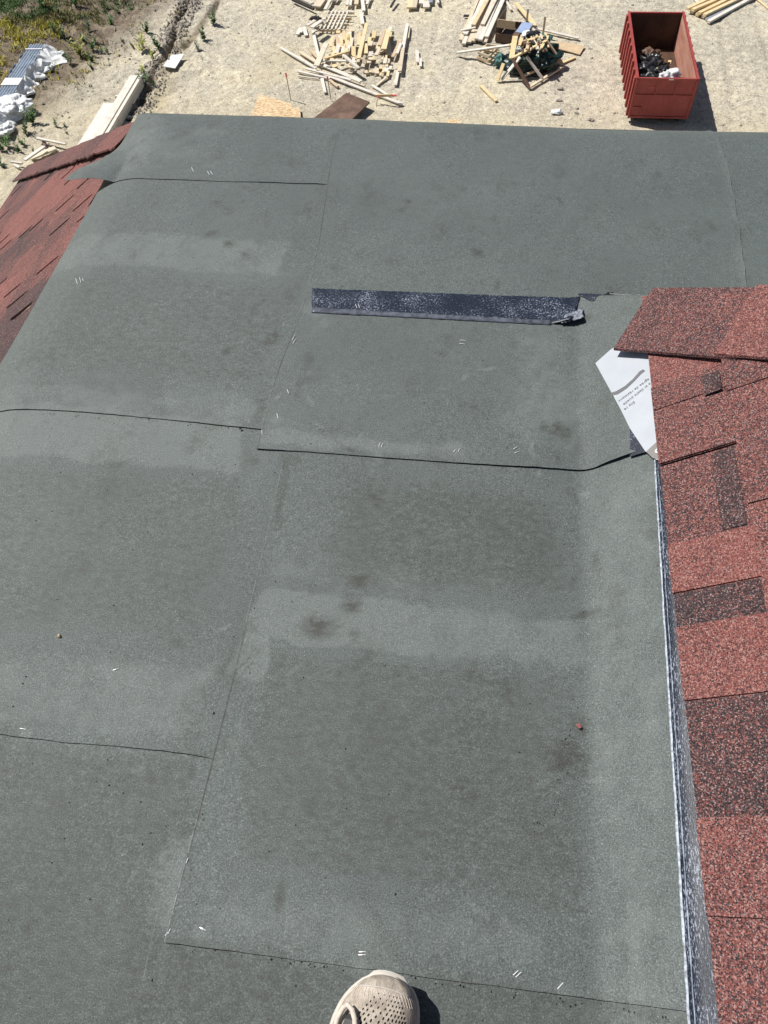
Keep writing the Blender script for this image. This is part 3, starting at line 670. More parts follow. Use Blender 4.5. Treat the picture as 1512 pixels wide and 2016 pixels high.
# right hip: runs up from the valley corner towards the camera's right
def perp(b, u): return (b-u*b.dot(u)).normalized()
uR = Vector((1, -TR/TF, TR)).normalized()
n1 = -perp(Vector((0, 1, 0)), uR); n2 = perp(Vector((1, 0, 0)), uR)
caps(Vector((XR, YR, .014)), uR, n1, n2, .205, .240, 4, .27, .014, [.36, .74, .40, .5], .010, .003, 'brown-red hip cap nearest the white film', half2=.05)
uu = Vector((-1, 1, -TL)).normalized()
m1 = perp(Vector((0, -1, 0)), uu); m2 = perp(Vector((1, 0, 0)), uu)
capstones = [.66, .30, .46, .50, .28, .44, .48, .28, .42]
caps(Vector((XL, YF, -.016)), uu, m1, m2, .165, .07, 8, .37, .013, capstones, .010, .018, flip=True, half2=.07)

# staples in the sheets
stp = [((149, 548), (153, 560)), ((157, 547), (160, 558)), ((163, 549), (165, 555)), ((378, 333), (382, 341)), ((409, 340), (413, 347)), ((415, 340), (419, 346)), ((905, 673), (917, 674)), ((904, 680), (915, 681)), ((700, 602), (703, 609)), ((706, 602), (708, 609)), ((566, 770), (569, 778)), ((546, 817), (548, 826)), ((516, 850), (517, 857)), ((224, 1321), (235, 1318)), ((41, 1435), (52, 1437)), ((749, 874), (746, 882)), ((754, 875), (751, 883)),
       ((897, 888), (893, 893)), ((906, 886), (902, 892)), ((1010, 888), (1018, 884)), ((1012, 896), (1021, 893)), ((395, 1826), (406, 1832)), ((707, 1874), (720, 1874)), ((706, 1880), (720, 1880)), ((1010, 1920), (1020, 1911)), ((1015, 1924), (1026, 1914)), ((1097, 1947), (1108, 1935)), ((1303, 1970), (1319, 1970)), ((1306, 1975), (1321, 1974)), ((1240, 624), (1250, 622)), ((372, 1690), (368, 1700)), ((333, 1838), (337, 1829)), ((326, 1842), (332, 1836)), ((576, 673), (582, 662)), ((577, 680), (584, 670))]
for a, b in stp:
    p, q = at(*a), at(*b); zz = lambda c: ztop(c.x, c.y)+.0008
    P('staple', *tube([(p.x, p.y, zz(p)), ((p.x+q.x)/2, (p.y+q.y)/2, zz(p)+.0012), (q.x, q.y, zz(q))], .0008, 6), 'staple')

# loose grit on the roof
def grit():
    V = []; F = []
    def g(x, y, r):
        n = len(V); z = ztop(x, y)+r*.2+.0003
        pts = [(1, 0, 0), (0, 1, 0), (-1, 0, 0), (0, -1, 0), (0, 0, 1)]
        for p in pts: V.append((x+p[0]*r*random.uniform(.6, 1.3), y+p[1]*r*random.uniform(.6, 1.3), z+p[2]*r*.8))
        F.extend([(n, n+1, n+4), (n+1, n+2, n+4), (n+2, n+3, n+4), (n+3, n, n+4)])
    for _ in range(420): g(random.uniform(-1.15, .28), random.uniform(-.15, 2.4), random.uniform(.0007, .0019))
    for _ in range(70):
        t = random.random()**1.5; g(.25+random.gauss(0, .018)-.06*t, .46-.22*t+random.gauss(0, .03), random.uniform(.0006, .0016))
    for _ in range(60): x = random.uniform(-.4, .38); g(x, .018+random.gauss(0, .003), random.uniform(.0008, .002))
    for _ in range(70):
        y = random.uniform(1.75, 2.55); g(.757+.016*math.sin(y*4-1.2)+random.gauss(0, .006), y, random.uniform(.0008, .002))
    for _ in range(40): x = random.uniform(-1.1, -.5); g(x, 1.128+random.gauss(0, .003), random.uniform(.0008, .0018))
    mk('roof_grit', V, F, 'black', label='scattered dark grit lying on the grey underlayment', kind='stuff')
grit()
def lump(name, c, r, mat, label, cat, seg=10, amp=.35, sq=.7, sx=1.0, smooth=True, parent=None, group=None, seed=0):
    bm = bmesh.new(); bmesh.ops.create_icosphere(bm, subdivisions=seg, radius=1)
    for v in bm.verts:
        k = 1+amp*mnoise.fractal(v.co*1.6+Vector((seed, seed*2.3, 1)), .8, 2, 4); v.co = Vector((v.co.x*sx, v.co.y, v.co.z*sq))*k*r
    me = bpy.data.meshes.new(name); bm.to_mesh(me); bm.free(); me.materials.append(M[mat]); me.polygons.foreach_set('use_smooth', [smooth]*len(me.polygons))
    o = bpy.data.objects.new(name, me); o.location = c; COL.objects.link(o); o.parent = parent; tag(o, label, cat, group); return o
p = at(118, 1254); lump('seed_husk', (p.x, p.y, .005), .0045, 'nut', 'small ochre husk lying alone on the left of the grey roof', 'husk', 2, .7, .9, .75, seed=4)
p = at(1139, 1431); lump('shingle_crumb', (p.x, p.y, .006), .0042, 'redbit', 'small red crumb of shingle on the grey roof beside the fold', 'crumb', 2, .7, .5, 1.3, False, seed=9)
p = at(421, 1405); lump('tar_crumb', (p.x, p.y, .004), .0025, 'black', 'tiny black crumb beside the long seam left of centre', 'crumb', 2, .8, .6, .8, False, seed=2)
p = at(474, 847); lump('tar_crumb', (p.x, p.y, .006), .003, 'black', 'tiny black crumb just below the end of the left seam', 'crumb', 2, .8, .5, 1.3, False, seed=3)

# ------------------------------------------------------------------ shoe
def shoe():
    root = empty('running_shoe', (-.075, -.12, .01), 'worn beige knit running shoe standing on the grey underlayment at the bottom edge', 'shoe')
    L = .345; W = .132
    rot = Matrix.Rotation(R(-4), 3, 'Z')
    def outline(t):   # t 0 toe .. 1 heel -> half width to the left and to the right, centreline shift
        wl = [(0, .06), (.003, .20), (.01, .33), (.03, .52), (.07, .73), (.13, .92), (.22, 1.03), (.32, 1.04), (.45, .93), (.6, .78), (.75, .76), (.88, .72), (.96, .52), (1, 0)]
        wr = [(0, .06), (.003, .24), (.01, .40), (.03, .62), (.07, .80), (.13, .92), (.22, .96), (.32, .95), (.45, .83), (.6, .76), (.75, .76), (.88, .72), (.96, .52), (1, 0)]
        f = lambda T: float(np.interp(t, [a for a, _ in T], [b for _, b in T]))*W/2
        return f(wl), f(wr), .012*(1-t)**3
    def pt(x, y, z): q = rot @ Vector((x, y, 0)); return (q.x, q.y, z)
    ty = .142
    ts = [0, .003, .01, .02, .035, .055, .08, .11, .15, .2, .26, .32, .39, .46, .54, .62, .7, .78, .86, .92, .96, .985, .997, 1]
    # sole with rocker toe
    V = []; F = []; prof = [(0, .94), (.004, 1.0), (.016, 1.045), (.027, 1.03), (.031, .97)]
    nr = len(prof)
    for t in ts:
        wl, wr, sh = outline(t); y = ty-L*t; rise = .016*max(0, 1-t/.16)**2
        for (z, k) in prof: V.append(pt(sh-wl*k, y+(.004*(z-.01)/.02 if t < .02 else 0), z+rise))
        for (z, k) in prof[::-1]: V.append(pt(sh+wr*k, y+(.004*(z-.01)/.02 if t < .02 else 0), z+rise))
    m_ = 2*nr
    for i in range(len(ts)-1):
        for j in range(m_): F.append((i*m_+j, i*m_+(j+1) % m_, (i+1)*m_+(j+1) % m_, (i+1)*m_+j))
    mk('sole', V, F, 'midsole', root, smooth=True)
    # upper
    V = []; F = []; nj = 33
    hp = [(0, .012), (.01, .024), (.03, .035), (.08, .047), (.15, .056), (.25, .064), (.35, .074), (.45, .087), (.55, .098), (.7, .100), (.85, .098), (1, .085)]
    tt = list(np.concatenate([[0, .004, .01, .02, .035], np.linspace(.055, 1, 44)]))
    for t in tt:
        wl, wr, sh = outline(min(max(t, .001), .9995)); y = ty-.002-(L-.006)*t; rise = .016*max(0, 1-t/.16)**2
        h_ = float(np.interp(t, [a for a, _ in hp], [b for _, b in hp]))
        top = h_ if t < .5 else h_
        for j in range(nj):
            a = math.pi*j/(nj-1); ca, sa = -math.cos(a), math.sin(a)
            ex = .72; x = math.copysign(abs(ca)**ex, ca); z = sa**.82
            wd = (wl if x < 0 else wr)*.965
            if t > .5: x *= 1-.22*z*min(1, (t-.5)/.1)
            crease = .0016*math.sin(t*90+x*3)*z*(1 if .03 < t < .2 else .25)+.002*mnoise.noise(Vector((x*3, t*22, 0)))
            V.append(pt(sh+x*wd, y, .026+rise+z*h_+crease))
    for i in range(len(tt)-1):
        for j in range(nj-1):
            t = (tt[i]+tt[i+1])/2
            if t > .58 and 8 <= j < nj-9 and t < .93: continue      # foot opening
            F.append((i*nj+j, i*nj+j+1, (i+1)*nj+j+1, (i+1)*nj+j))
    up = mk('upper', V, F, 'shoe', root, smooth=True)
    VV = V
    def surf(t, s, off=.0008):     # s -1..1 across
        t = min(max(t, .0), .999); i = int(np.searchsorted(tt, t)); i = min(max(i, 1), len(tt)-1); j = int(round((s+1)/2*(nj-1))); fj = (s+1)/2*(nj-1); j = min(int(fj), nj-2)
        k = (t-tt[i-1])/(tt[i]-tt[i-1]); fr = fj-j
        g = lambda a, b: Vector(VV[a*nj+b])
        p = (g(i-1, j)*(1-fr)+g(i-1, j+1)*fr)*(1-k)+(g(i, j)*(1-fr)+g(i, j+1)*fr)*k
        n = (g(i, j)-g(i-1, j)).cross(g(i, j+1)-g(i, j)).normalized()
        if n.z < 0: n = -n
        return p+n*off, n
    # perforations: small dark slots
    DV = []; DF = []
    for r_ in range(13):
        for q in range(11):
            t = .075+.017*r_+.003*(q % 2)*0; s = -.22+.062*q+(.031 if r_ % 2 else 0)
            if abs(s-.12) > .40-.22*abs(r_-8)/8: continue
            p, n = surf(t, s, .0004); big = .0009+.0008*min(1, r_/7)
            a = Vector((.5, 1, 0)).normalized(); a = (a-n*a.dot(n)).normalized(); b = n.cross(a); i0 = len(DV)
            for k in range(8):
                th = 2*math.pi*k/8; DV.append(p+a*math.cos(th)*big*1.7+b*math.sin(th)*big*.8)
            DF.append(tuple(range(i0, i0+8)))
    mk('perforations', DV, DF, 'hole', root, kind='stuff')
    # fine knit ribs over the toe
    RV = []; RF = []
    for q in range(17):
        s = -.62+.078*q; pts = [surf(.062+.035*abs(math.sin(q))*0+.006*k+.06*abs(s-.1)*0, s+.012*k, .0002)[0] for k in range(8)]
        v, f = tube(pts, .0006, 4); n0 = len(RV); RV += v; RF += [tuple(i+n0 for i in g) for g in f]
    mk('knit_ribs', RV, RF, 'lace', root, kind='stuff')
    for s_ in (-.80, .84):
        v, f = tube([surf(.02+.045*k, s_*(1-.25*math.exp(-k/1.2)), .0004)[0] for k in range(14)], .0011, 6); mk('welt_seam', v, f, 'lace', root, smooth=True)
    v, f = tube([surf(.050+.012*abs(k-8)/8, -.62+.155*k/2, .0003)[0] for k in range(17)], .0009, 6); mk('toe_seam', v, f, 'midsole', root, smooth=True)
    # grey rubber bumper at the inner toe
    BV = []; BF = []
    rows = [.004+.008*i for i in range(9)]
    for t in rows:
        for s in (.50, .66, .82, .95): BV.append(surf(t, s, .0018)[0])
    for i in range(len(rows)-1):
        for j in range(3): BF.append((i*4+j, i*4+j+1, i*4+5+j, i*4+4+j))
    mk('toe_bumper', BV, BF, 'toecap', root, smooth=True)
    # tongue slot, dark, and lace loops
    SV = []; SF = []
    rows = [.172+.02*i for i in range(20)]
    for i, t in enumerate(rows):
        wd = .05+.13*min(1, i/10)
        for s in (-.36-wd+.012*min(i, 14), -.32+wd+.012*min(i, 14)): SV.append(surf(t, s, .0012)[0])
    for i in range(len(rows)-1): SF.append((2*i, 2*i+1, 2*i+3, 2*i+2))
    mk('tongue', SV, SF, 'black', root)
    def lace(pts, r=.0038):
        v, f = tube(pts, r, 8); mk('lace', v, f, 'lace', root, smooth=True)
    sfp = lambda t, s, o: surf(t, s, o)[0]
    lace([sfp(.30, -.50, .004), sfp(.24, -.50, .006), sfp(.20, -.47, .010), sfp(.170, -.42, .013), sfp(.158, -.34, .014), sfp(.165, -.26, .013), sfp(.19, -.20, .010), sfp(.24, -.15, .006), sfp(.32, -.10, .004)], .0040)
    for k in range(5):
        t = .30+.05*k; a = 1 if k % 2 else -1
        lace([sfp(t-.01*a, -.36, .003), sfp(t, -.25, .009), sfp(t+.004*a, -.05, .010), sfp(t+.012*a, .14, .003)])
    iv = [pt(x*W*.36+.0, ty-L*t, .03) for t in (.55, .97) for x in (-1, 1)]
    mk('insole', iv, [(0, 1, 3, 2)], 'black', root)
    return root
shoe()

# ------------------------------------------------------------------ dumpster
def dumpster():
    x0, x1, y0, y1 = 5.44, 7.68, 29.76, 35.25; zt = -13.0; zb = GZ+.2; t = .05
    root = empty('dumpster', ((x0+x1)/2, (y0+y1)/2, GZ), 'open-topped red roll-off dumpster standing on the dirt beyond the roof edge', 'dumpster')
    inv = Matrix.Translation((-(x0+x1)/2, -(y0+y1)/2, -GZ))
    def D(b, n, m_, **k): o = b.build(n, m_, root, **k); o.matrix_parent_inverse = inv; return o
    D(MB().box((x0, y0+.06, zb), (x0+t, y1-.06, zt-.06)), 'side_wall', 'red')
    D(MB().box((x1-t, y0+.06, zb), (x1, y1-.06, zt-.06)), 'side_wall', 'red')
    D(MB().box((x0+t+.001, y0+.07, zb+.15), (x0+t+.008, y1-.07, zt-.07)), 'wall_lining', 'rust')
    D(MB().box((x1-t-.008, y0+.07, zb+.15), (x1-t-.001, y1-.07, zt-.07)), 'wall_lining', 'rust', label='scraped pale inner face of the right wall')
    D(MB().box((x0+t+.01, y1-.1, zb), (x1-t-.01, y1-.05, zt-.06)), 'far_wall', 'floor')
    D(MB().box((x0+t+.01, y0+.07, zb+.12), (x1-t-.01, y1-.101, zb+.149)), 'floor', 'floor')
    D(MB().box((x0+.05, y0+.02, zb+.03), (x1-.05, y0+.058, zt-.06)), 'tail_gate', 'red', label='dark shaded end gate facing the roof')
    for a, b in (((x0-.02, y0, zt-.06), (x0+.06, y1, zt+.01)), ((x1-.06, y0, zt-.06), (x1+.02, y1, zt+.01)), ((x0+.06, y0-.01, zt-.07), (x1-.06, y0+.06, zt)), ((x0+.06, y1-.12, zt-.06), (x1-.06, y1-.04, zt))):
        D(MB().box(a, b), 'top_rail', 'red')
    n = 9
    for i in range(n):
        y = y0+.22+(y1-y0-.44)*i/(n-1)
        for s, xx in ((-1, x0), (1, x1)):
            a = (xx-.085, y-.09, zb) if s < 0 else (xx+.001, y-.09, zb); b = (xx-.001, y+.09, zt-.061) if s < 0 else (xx+.085, y+.09, zt-.061)
            D(MB().box(a, b), 'side_rib', 'red')
    for xx in (x0-.02, x1-.06): D(MB().box((xx, y0-.015, zb-.02), (xx+.08, y0+.055, zt-.061)), 'corner_post', 'red')
    h_ = zt-zb
    D(MB().box((x0+.06, y0-.012, zt-h_*.45), (x1-.06, y0+.018, zt-h_*.45+.07)), 'gate_rail', 'red')
    D(MB().box((x0+.06, y0-.012, zb), (x1-.06, y0+.018, zb+.07)), 'gate_rail', 'red')
    for k in (.36, .68): D(MB().box((x0+(x1-x0)*k-.03, y0-.010, zt-h_*.45+.072), (x0+(x1-x0)*k+.03, y0+.018, zt-.071)), 'gate_post', 'red')
    b = MB(); b.box((x0+.10, y0-.011, zb+.40), (x0+.40, y0+.018, zb+.43)); b.box((x0+.37, y0-.011, zb+.075), (x0+.40, y0+.018, zb+.398)); D(b, 'hinge_frame', 'red')
    D(MB().box((x0+1.16, y0-.016, zt-.055), (x0+1.33, y0-.0105, zt-.02)), 'name_plate', 'white')
    D(MB().box((x0+.5, y0-.013, zt-h_*.45+.32), (x0+.72, y0-.0121, zt-h_*.45+.335)), 'scratch', 'pink')
    for xx in (x0+.5, x1-.6): D(MB().box((xx, y0+.3, GZ+.03), (xx+.1, y1, zb)), 'skid', 'dark')
    for xx in (x0+.25, x1-.4):
        v, f = tube([(xx, y0+.25, GZ+.11), (xx+.15, y0+.25, GZ+.11)], .1, 12); o = mk('roller', v, f, 'dark', root); o.matrix_parent_inverse = inv
    fz = zb+.15
    def dp(px, py, yy):
        d = ray(px, py); return CC+d*(yy/d.y)
    lump('rubbish_sack', dp(1309, 149, y0+.6), .22, 'tarp', 'white rubbish sack just behind the gate inside the red dumpster', 'sack', 3, .5, .8, 1.1, seed=1)
    lump('rubbish_sack', dp(1326, 146, y0+.65), .24, 'tarp', 'crumpled white sack against the right wall inside the red dumpster', 'sack', 3, .6, .9, 1, seed=5)
    for k, (px, py, yy, r_, mt, lb) in enumerate([(1278, 112, 4.1, .30, 'brown', 'brown crumpled scrap farthest from the gate inside the red dumpster'), (1287, 119, 3.4, .24, 'black', 'glossy black plastic sheet crumpled inside the red dumpster'), (1275, 129, 2.5, .30, 'black', 'black plastic bag by the left wall inside the red dumpster'), (1296, 130, 2.3, .22, 'dark', 'dark crumpled liner beside the pale offcut in the red dumpster'), (1275, 145, 1.1, .32, 'black', 'black bag in the near left corner inside the red dumpster'),
                                                  (1296, 150, .9, .36, 'black', 'black bag under the yellowish offcut inside the red dumpster'), (1285, 138, 1.7, .34, 'dark', 'dark rubbish in the middle of the heap inside the red dumpster'), (1314, 163, .8, .30, 'brown', 'brown rubbish under the white sacks inside the red dumpster')]):
        lump('plastic_scrap', dp(px, py, y0+yy), r_, mt, lb, 'plastic scrap', 4, 1.0, .8, 1.2, seed=k*3.3)
    plank('wood_offcut', dp(1290, 151, y0+.75), dp(1292, 132, y0+1.25), .13, .05, 'yellow', 'yellowish offcut leaning on the gate inside the red dumpster', 'wood offcut')
    plank('wood_offcut', dp(1318, 122, y0+3.0)-Vector((.0, 0, .1)), dp(1320, 116, y0+3.3)-Vector((0, 0, .1)), .12, .05, 'yellow', 'short yellow block on the rusty floor of the red dumpster', 'wood offcut')
    for a, b, lb in [((1282, 108, 4.3), (1294, 124, 3.1), 'pale grey strip lying over the brown scrap in the red dumpster'), ((1266, 120, 3.2), (1280, 132, 2.2), 'thin light strip near the left wall in the red dumpster'), ((1296, 127, 2.7), (1303, 136, 2.1), 'short grey strip right of the heap in the red dumpster')]:
        plank('plastic_strip', dp(a[0], a[1], y0+a[2])+Vector((0, 0, .12)), dp(b[0], b[1], y0+b[2])+Vector((0, 0, .12)), .09, .02, 'pipe', lb, 'strip')
dumpster()

# ------------------------------------------------------------------ loose lumber
def pp(zf, a, b, w_, th=.05, z0=.02, z1=None, mat='wood', label='', name='lumber_board', group=None, cat='board'):
    z1 = z0 if z1 is None else z1
    return plank(name, gp(*zf(*a), z0), gp(*zf(*b), z1), w_, th, mat, label, cat, group)
G1 = 'boards of the big scrap heap'
heap = [((275, 360), (540, 512), .13, .05, .1, 'pale', 'long pale board pointing furthest left from the big scrap heap'),
        ((415, 390), (565, 485), .14, .06, .12, 'wood', 'shorter board beside the leftmost long board of the big scrap heap'),
        ((490, 375), (548, 435), .1, .1, .14, 'wood', 'small stick rising left of the pinkish plank in the big scrap heap'),
        ((515, 235), (557, 425), .13, .08, .16, 'pale', 'single board running from the little pallet to the big scrap heap'),
        ((400, 535), (640, 590), .11, .04, .06, 'pale', 'pale board on the near left fringe of the big scrap heap'),
        ((465, 515), (800, 600), .14, .1, .1, 'pale', 'broad pale board fanning out at the near side of the big scrap heap'),
        ((580, 485), (872, 612), .22, .15, .12, 'pale', 'widest white board lying across the near left of the big scrap heap'),
        ((585, 530), (900, 645), .10, .12, .05, 'wood', 'thin board under the widest white board of the big scrap heap'),
        ((600, 560), (1180, 780), .15, .06, .04, 'pale', 'longest pale board stretching right in front of the big scrap heap'),
        ((405, 572), (560, 592), .06, .03, .03, 'wood', 'thin lath at the lowest left tip of the big scrap heap'),
        ((582, 590), (606, 695), .13, .03, .03, 'pale', 'short board pointing at the roof below the left of the big scrap heap'),
        ((640, 600), (700, 650), .12, .03, .03, 'wood', 'stub of board just right of the one pointing at the roof'),
        ((955, 640), (1085, 720), .12, .03, .03, 'pale', 'short board touching the longest pale board at its middle'),
        ((985, 645), (1080, 565), .09, .03, .05, 'wood', 'narrow slanted stick below the right part of the big scrap heap'),
        ((540, 495), (612, 330), .24, .3, .35, 'wood', 'wide pinkish plank slanting at the left of the big scrap heap'),
        ((1218, 180), (1185, 365), .14, .12, .12, 'pale', 'upright-looking pale board at the right edge of the big scrap heap'),
        ((1185, 365), (1160, 535), .16, .14, .18, 'wood', 'brownish board continuing the right edge of the big scrap heap'),
        ((1150, 530), (1128, 640), .13, .04, .04, 'pale', 'lowest board at the right edge of the big scrap heap'),
        ((1232, 205), (1222, 290), .08, .05, .05, 'wood', 'short stick behind the right edge board of the big scrap heap'),
        ((855, 440), (915, 178), .17, .45, .3, 'yellow', 'tall yellowish board rising from the centre of the big scrap heap'),
        ((1040, 372), (1075, 225), .24, .4, .35, 'yellow', 'wide yellow plank at the back right of the big scrap heap'),
        ((1010, 345), (1048, 228), .16, .42, .36, 'wood', 'board leaning against the wide yellow plank'),
        ((745, 418), (855, 512), .14, .55, .4, 'pale', 'pale board lying crosswise on top of the big scrap heap'),
        ((590, 455), (775, 460), .10, .4, .42, 'pale', 'level stick on the left shoulder of the big scrap heap'),
        ((600, 440), (785, 385), .12, .5, .45, 'yellow', 'yellow stick rising right across the left shoulder of the heap'),
        ((1108, 430), (1165, 310), .15, .15, .15, 'wood', 'board leaning right beside the deep shadow of the heap'),
        ((1140, 405), (1170, 325), .12, .2, .2, 'pale', 'pale stub on top of the right side board of the heap'),
        ((1287, 382), (1296, 470), .15, .03, .03, 'pale', 'upper of the two short blocks right of the big scrap heap'),
        ((1312, 440), (1317, 500), .11, .03, .03, 'pale', 'lower of the two short blocks right of the big scrap heap')]
for a, b, w_, z0, z1, mt, lb in heap: pp(Z2, a, b, w_, .05, z0, z1, mt, lb, group=G1)
random.seed(21)
for i in range(88):
    cx = random.uniform(650, 1100); cy = 340+random.gauss(0, 55)+(cx-900)*.02; q = 1-abs(cx-890)/260
    if i > 58: cy = random.uniform(430, 560)
    ln = random.uniform(28, 85) if i < 62 else random.uniform(14, 40)
    ang = random.gauss(0.22, .22); dx = math.sin(ang)*ln*.6; dy = -math.cos(ang)*ln
    hh = max(.05, .62*q*math.exp(-((cy-400)/110)**2)*random.uniform(.3, 1))+.03
    pp(Z2, (cx-dx/2, cy-dy/2), (cx+dx/2, cy+dy/2), random.choice([.09, .12, .14, .16, .19]), .05, hh*random.uniform(.6, 1), hh, random.choice(['wood', 'wood', 'yellow', 'pale', 'yellow']), 'short offcut %s of the big scrap heap, %s' % ('at the left' if cx < 760 else 'left of the centre' if cx < 870 else 'right of the centre' if cx < 980 else 'at the right', 'its far side' if cy < 310 else 'halfway down' if cy < 430 else 'its near side'), 'wood_offcut', G1, 'wood offcut')
# top row of piles (cut by the photograph's top edge)
G2 = 'boards at the top edge of the photograph'
top = [((-10, -40), (165, 42), .2, 'pale', 'pale board at the far left end of the top row of scrap'), ((-20, 5), (180, 95), .1, 'dark', 'thin dark-stained board below the far left end of the top row'), ((205, 72), (290, -40), .38, 'wood', 'wide pinkish panel in the top row of scrap'),
       ((285, 98), (325, 20), .16, 'pale', 'short board just right of the wide pinkish panel'), ((325, 40), (350, -50), .13, 'pale', 'narrow board behind the one beside the pinkish panel'), ((370, 15), (400, -40), .2, 'pale', 'broad stub in the left half of the top row'),
       ((488, 58), (510, -40), .13, 'pale', 'left of the two thin boards in the middle of the top row'), ((520, 62), (535, -40), .1, 'pale', 'right of the two thin boards in the middle of the top row'), ((572, 52), (585, -40), .2, 'wood', 'thick board standing near the middle of the top row'),
       ((645, 112), (625, -30), .17, 'pale', 'long board reaching nearest the roof from the top row'), ((635, 235), (612, 110), .17, 'pale', 'loose board lying below the middle of the top row'), ((672, 50), (700, -40), .13, 'pale', 'board leaning right beside the longest one of the top row'),
       ((895, 72), (945, -10), .08, 'black', 'bent black strip lying alone near the top edge'), ((1068, 82), (1090, -60), .26, 'yellow', 'left yellow board of the stack at the top edge'), ((1112, 82), (1140, -60), .22, 'wood', 'right tan board of the stack at the top edge'),
       ((1222, 80), (1225, 25), .30, 'pale', 'white block end of the stack at the top edge'), ((1180, 45), (1190, -20), .26, 'pale', 'pale block behind the white block end'), ((1265, 35), (1262, -40), .2, 'pipe', 'grey board beside the white block end'), ((1335, 38), (1320, -40), .12, 'pale', 'thin board at the right end of the top edge stack')]
for a, b, w_, mt, lb in top: pp(Z4, a, b, w_, .07, .1, .14, mt, lb, group=G2)
# small pallet with scraps
def pallet():
    c = gp(*Z4(320, 250)); root = empty('wooden_pallet', c, 'small broken slatted pallet lying left of the big scrap heap', 'pallet')
    inv = Matrix.Translation(-c); cs = gp(*Z4(235, 300), .02); ex = (gp(*Z4(385, 303), .02)-cs).normalized(); ey = (gp(*Z4(290, 190), .02)-cs).normalized()
    for k in range(6):
        a = cs+ex*(.14*k*1.35); o = plank('slat', a+Vector((0, 0, .13)), a+ey*1.9+Vector((0, 0, .13)), .07, .025, 'pale', None, None, parent=root); 
        o['label'] = ''; del o['label']; o.matrix_parent_inverse = inv
    for k in range(4):
        a = cs+ey*(.02+.6*k)-ex*.1; o = plank('bearer', a+Vector((0, 0, .03)), a+ex*1.35+Vector((0, 0, .03)), .06, .09, 'wood', None, None, parent=root); o.matrix_parent_inverse = inv
    for a, b, w_, z, mt, lb in [((115, 245), (190, 195), .16, .45, 'pale', 'left of two broad white boards stacked on the small pallet'), ((160, 262), (250, 198), .2, .5, 'pale', 'right of two broad white boards stacked on the small pallet'), ((130, 225), (215, 190), .1, .3, 'dark', 'dark board under the white boards on the small pallet'),
                                ((28, 328), (58, 265), .16, .05, 'pale', 'leftmost stub beside the small pallet'), ((60, 310), (85, 270), .1, .05, 'pale', 'thin stub between the two stubs beside the small pallet'), ((88, 262), (110, 338), .17, .05, 'pale', 'tapered block leaning at the near left of the small pallet'), ((250, 190), (290, 178), .12, .3, 'pale', 'small white scrap at the top of the small pallet')]:
        pp(Z4, a, b, w_, .05, z, z, mt, lb, group='scraps around the small pallet')
    for k in range(5):
        q = gp(*Z4(165+12*k, 175-6*(k % 3)), .35); lump('dark_scrap', q, .12, 'dark', 'dark twisted scrap piled behind the small pallet', 'scrap', 2, .9, .6, 1.3, False, group='dark scraps behind the small pallet', seed=k)
pallet()
# long bundle right of centre
G3 = 'boards in the long slanted bundle'
bun = [((35, 385), (225, -60), 0), ((60, 420), (250, -60), 0), ((75, 330), (285, -60), 1), ((110, 405), (300, -60), 0), ((150, 245), (315, -60), 2), ((150, 395), (345, -60), 0), ((178, 375), (370, -60), 1), ((215, 385), (400, -60), 1), ((235, 240), (385, -60), 2), ((255, 405), (445, -60), 0), ((270, 355), (455, -60), 1)]
bl = ['leftmost low board of the slanted bundle', 'board reaching nearest on the left of the slanted bundle', 'raised board on the left of the slanted bundle', 'third low board of the slanted bundle', 'short top board on the left of the slanted bundle', 'middle low board of the slanted bundle', 'middle raised board of the slanted bundle', 'right raised board of the slanted bundle', 'short top board in the middle of the slanted bundle', 'rightmost low board of the slanted bundle', 'rightmost raised board of the slanted bundle']
for (a, b, l), lb in zip(bun, bl): pp(Z5, a, b, .19, .075, .04+.09*l, .04+.09*l, 'wood' if l != 1 else 'pale', lb, group=G3)
for a, b, w_, z0, z1, mt, lb in [((35, 290), (170, 262), .12, .2, .25, 'pale', 'cross stick poking left out of the slanted bundle'), ((60, 152), (175, 155), .14, .05, .05, 'dark', 'dark board end left of the slanted bundle'),
        ((400, 195), (1130, 362), .15, .1, .06, 'pale', 'very long pale board running right behind the debris bag'), ((545, 30), (722, 248), .18, .2, .15, 'yellow', 'broad yellowish board slanting down behind the debris bag'), ((650, 130), (725, 240), .13, .03, .03, 'yellow', 'short bright yellow board beside the broad slanting one'),
        ((665, 232), (742, 312), .08, .3, .5, 'pale', 'thin pale stick leaning onto the debris bag'), ((445, 0), (505, 98), .1, .05, .05, 'pale', 'white stick lying right of the slanted bundle'), ((980, 590), (1095, 540), .12, .04, .04, 'yellow', 'reddish stick lying right of the wooden frame'),
        ((0, 495), (500, 425), .16, .10, .75, 'pale', 'long pale board reaching left from the debris bag'), ((320, 465), (520, 415), .1, .2, .7, 'yellow', 'thin yellow stick beside the long board reaching left'), ((490, 425), (800, 342), .13, .8, .9, 'yellow', 'yellow board over the top of the debris bag'),
        ((505, 550), (540, 345), .22, .7, .95, 'yellow', 'broad yellow board standing up on the left of the debris bag'), ((375, 752), (435, 590), .15, .04, .6, 'yellow', 'yellow leg of board propped at the near left of the debris bag'), ((415, 745), (590, 535), .17, .04, .8, 'pale', 'white board propped against the near side of the debris bag'),
        ((215, 800), (365, 945), .13, .03, .03, 'yellow', 'lone short stick on the dirt nearest the roof, left of the frame'), ((260, 500), (350, 470), .1, .1, .2, 'wood', 'small stick over the little broken crate')]:
    pp(Z5, a, b, w_, .05, z0, z1, mt, lb, group='boards strewn about the debris bag')
random.seed(5)
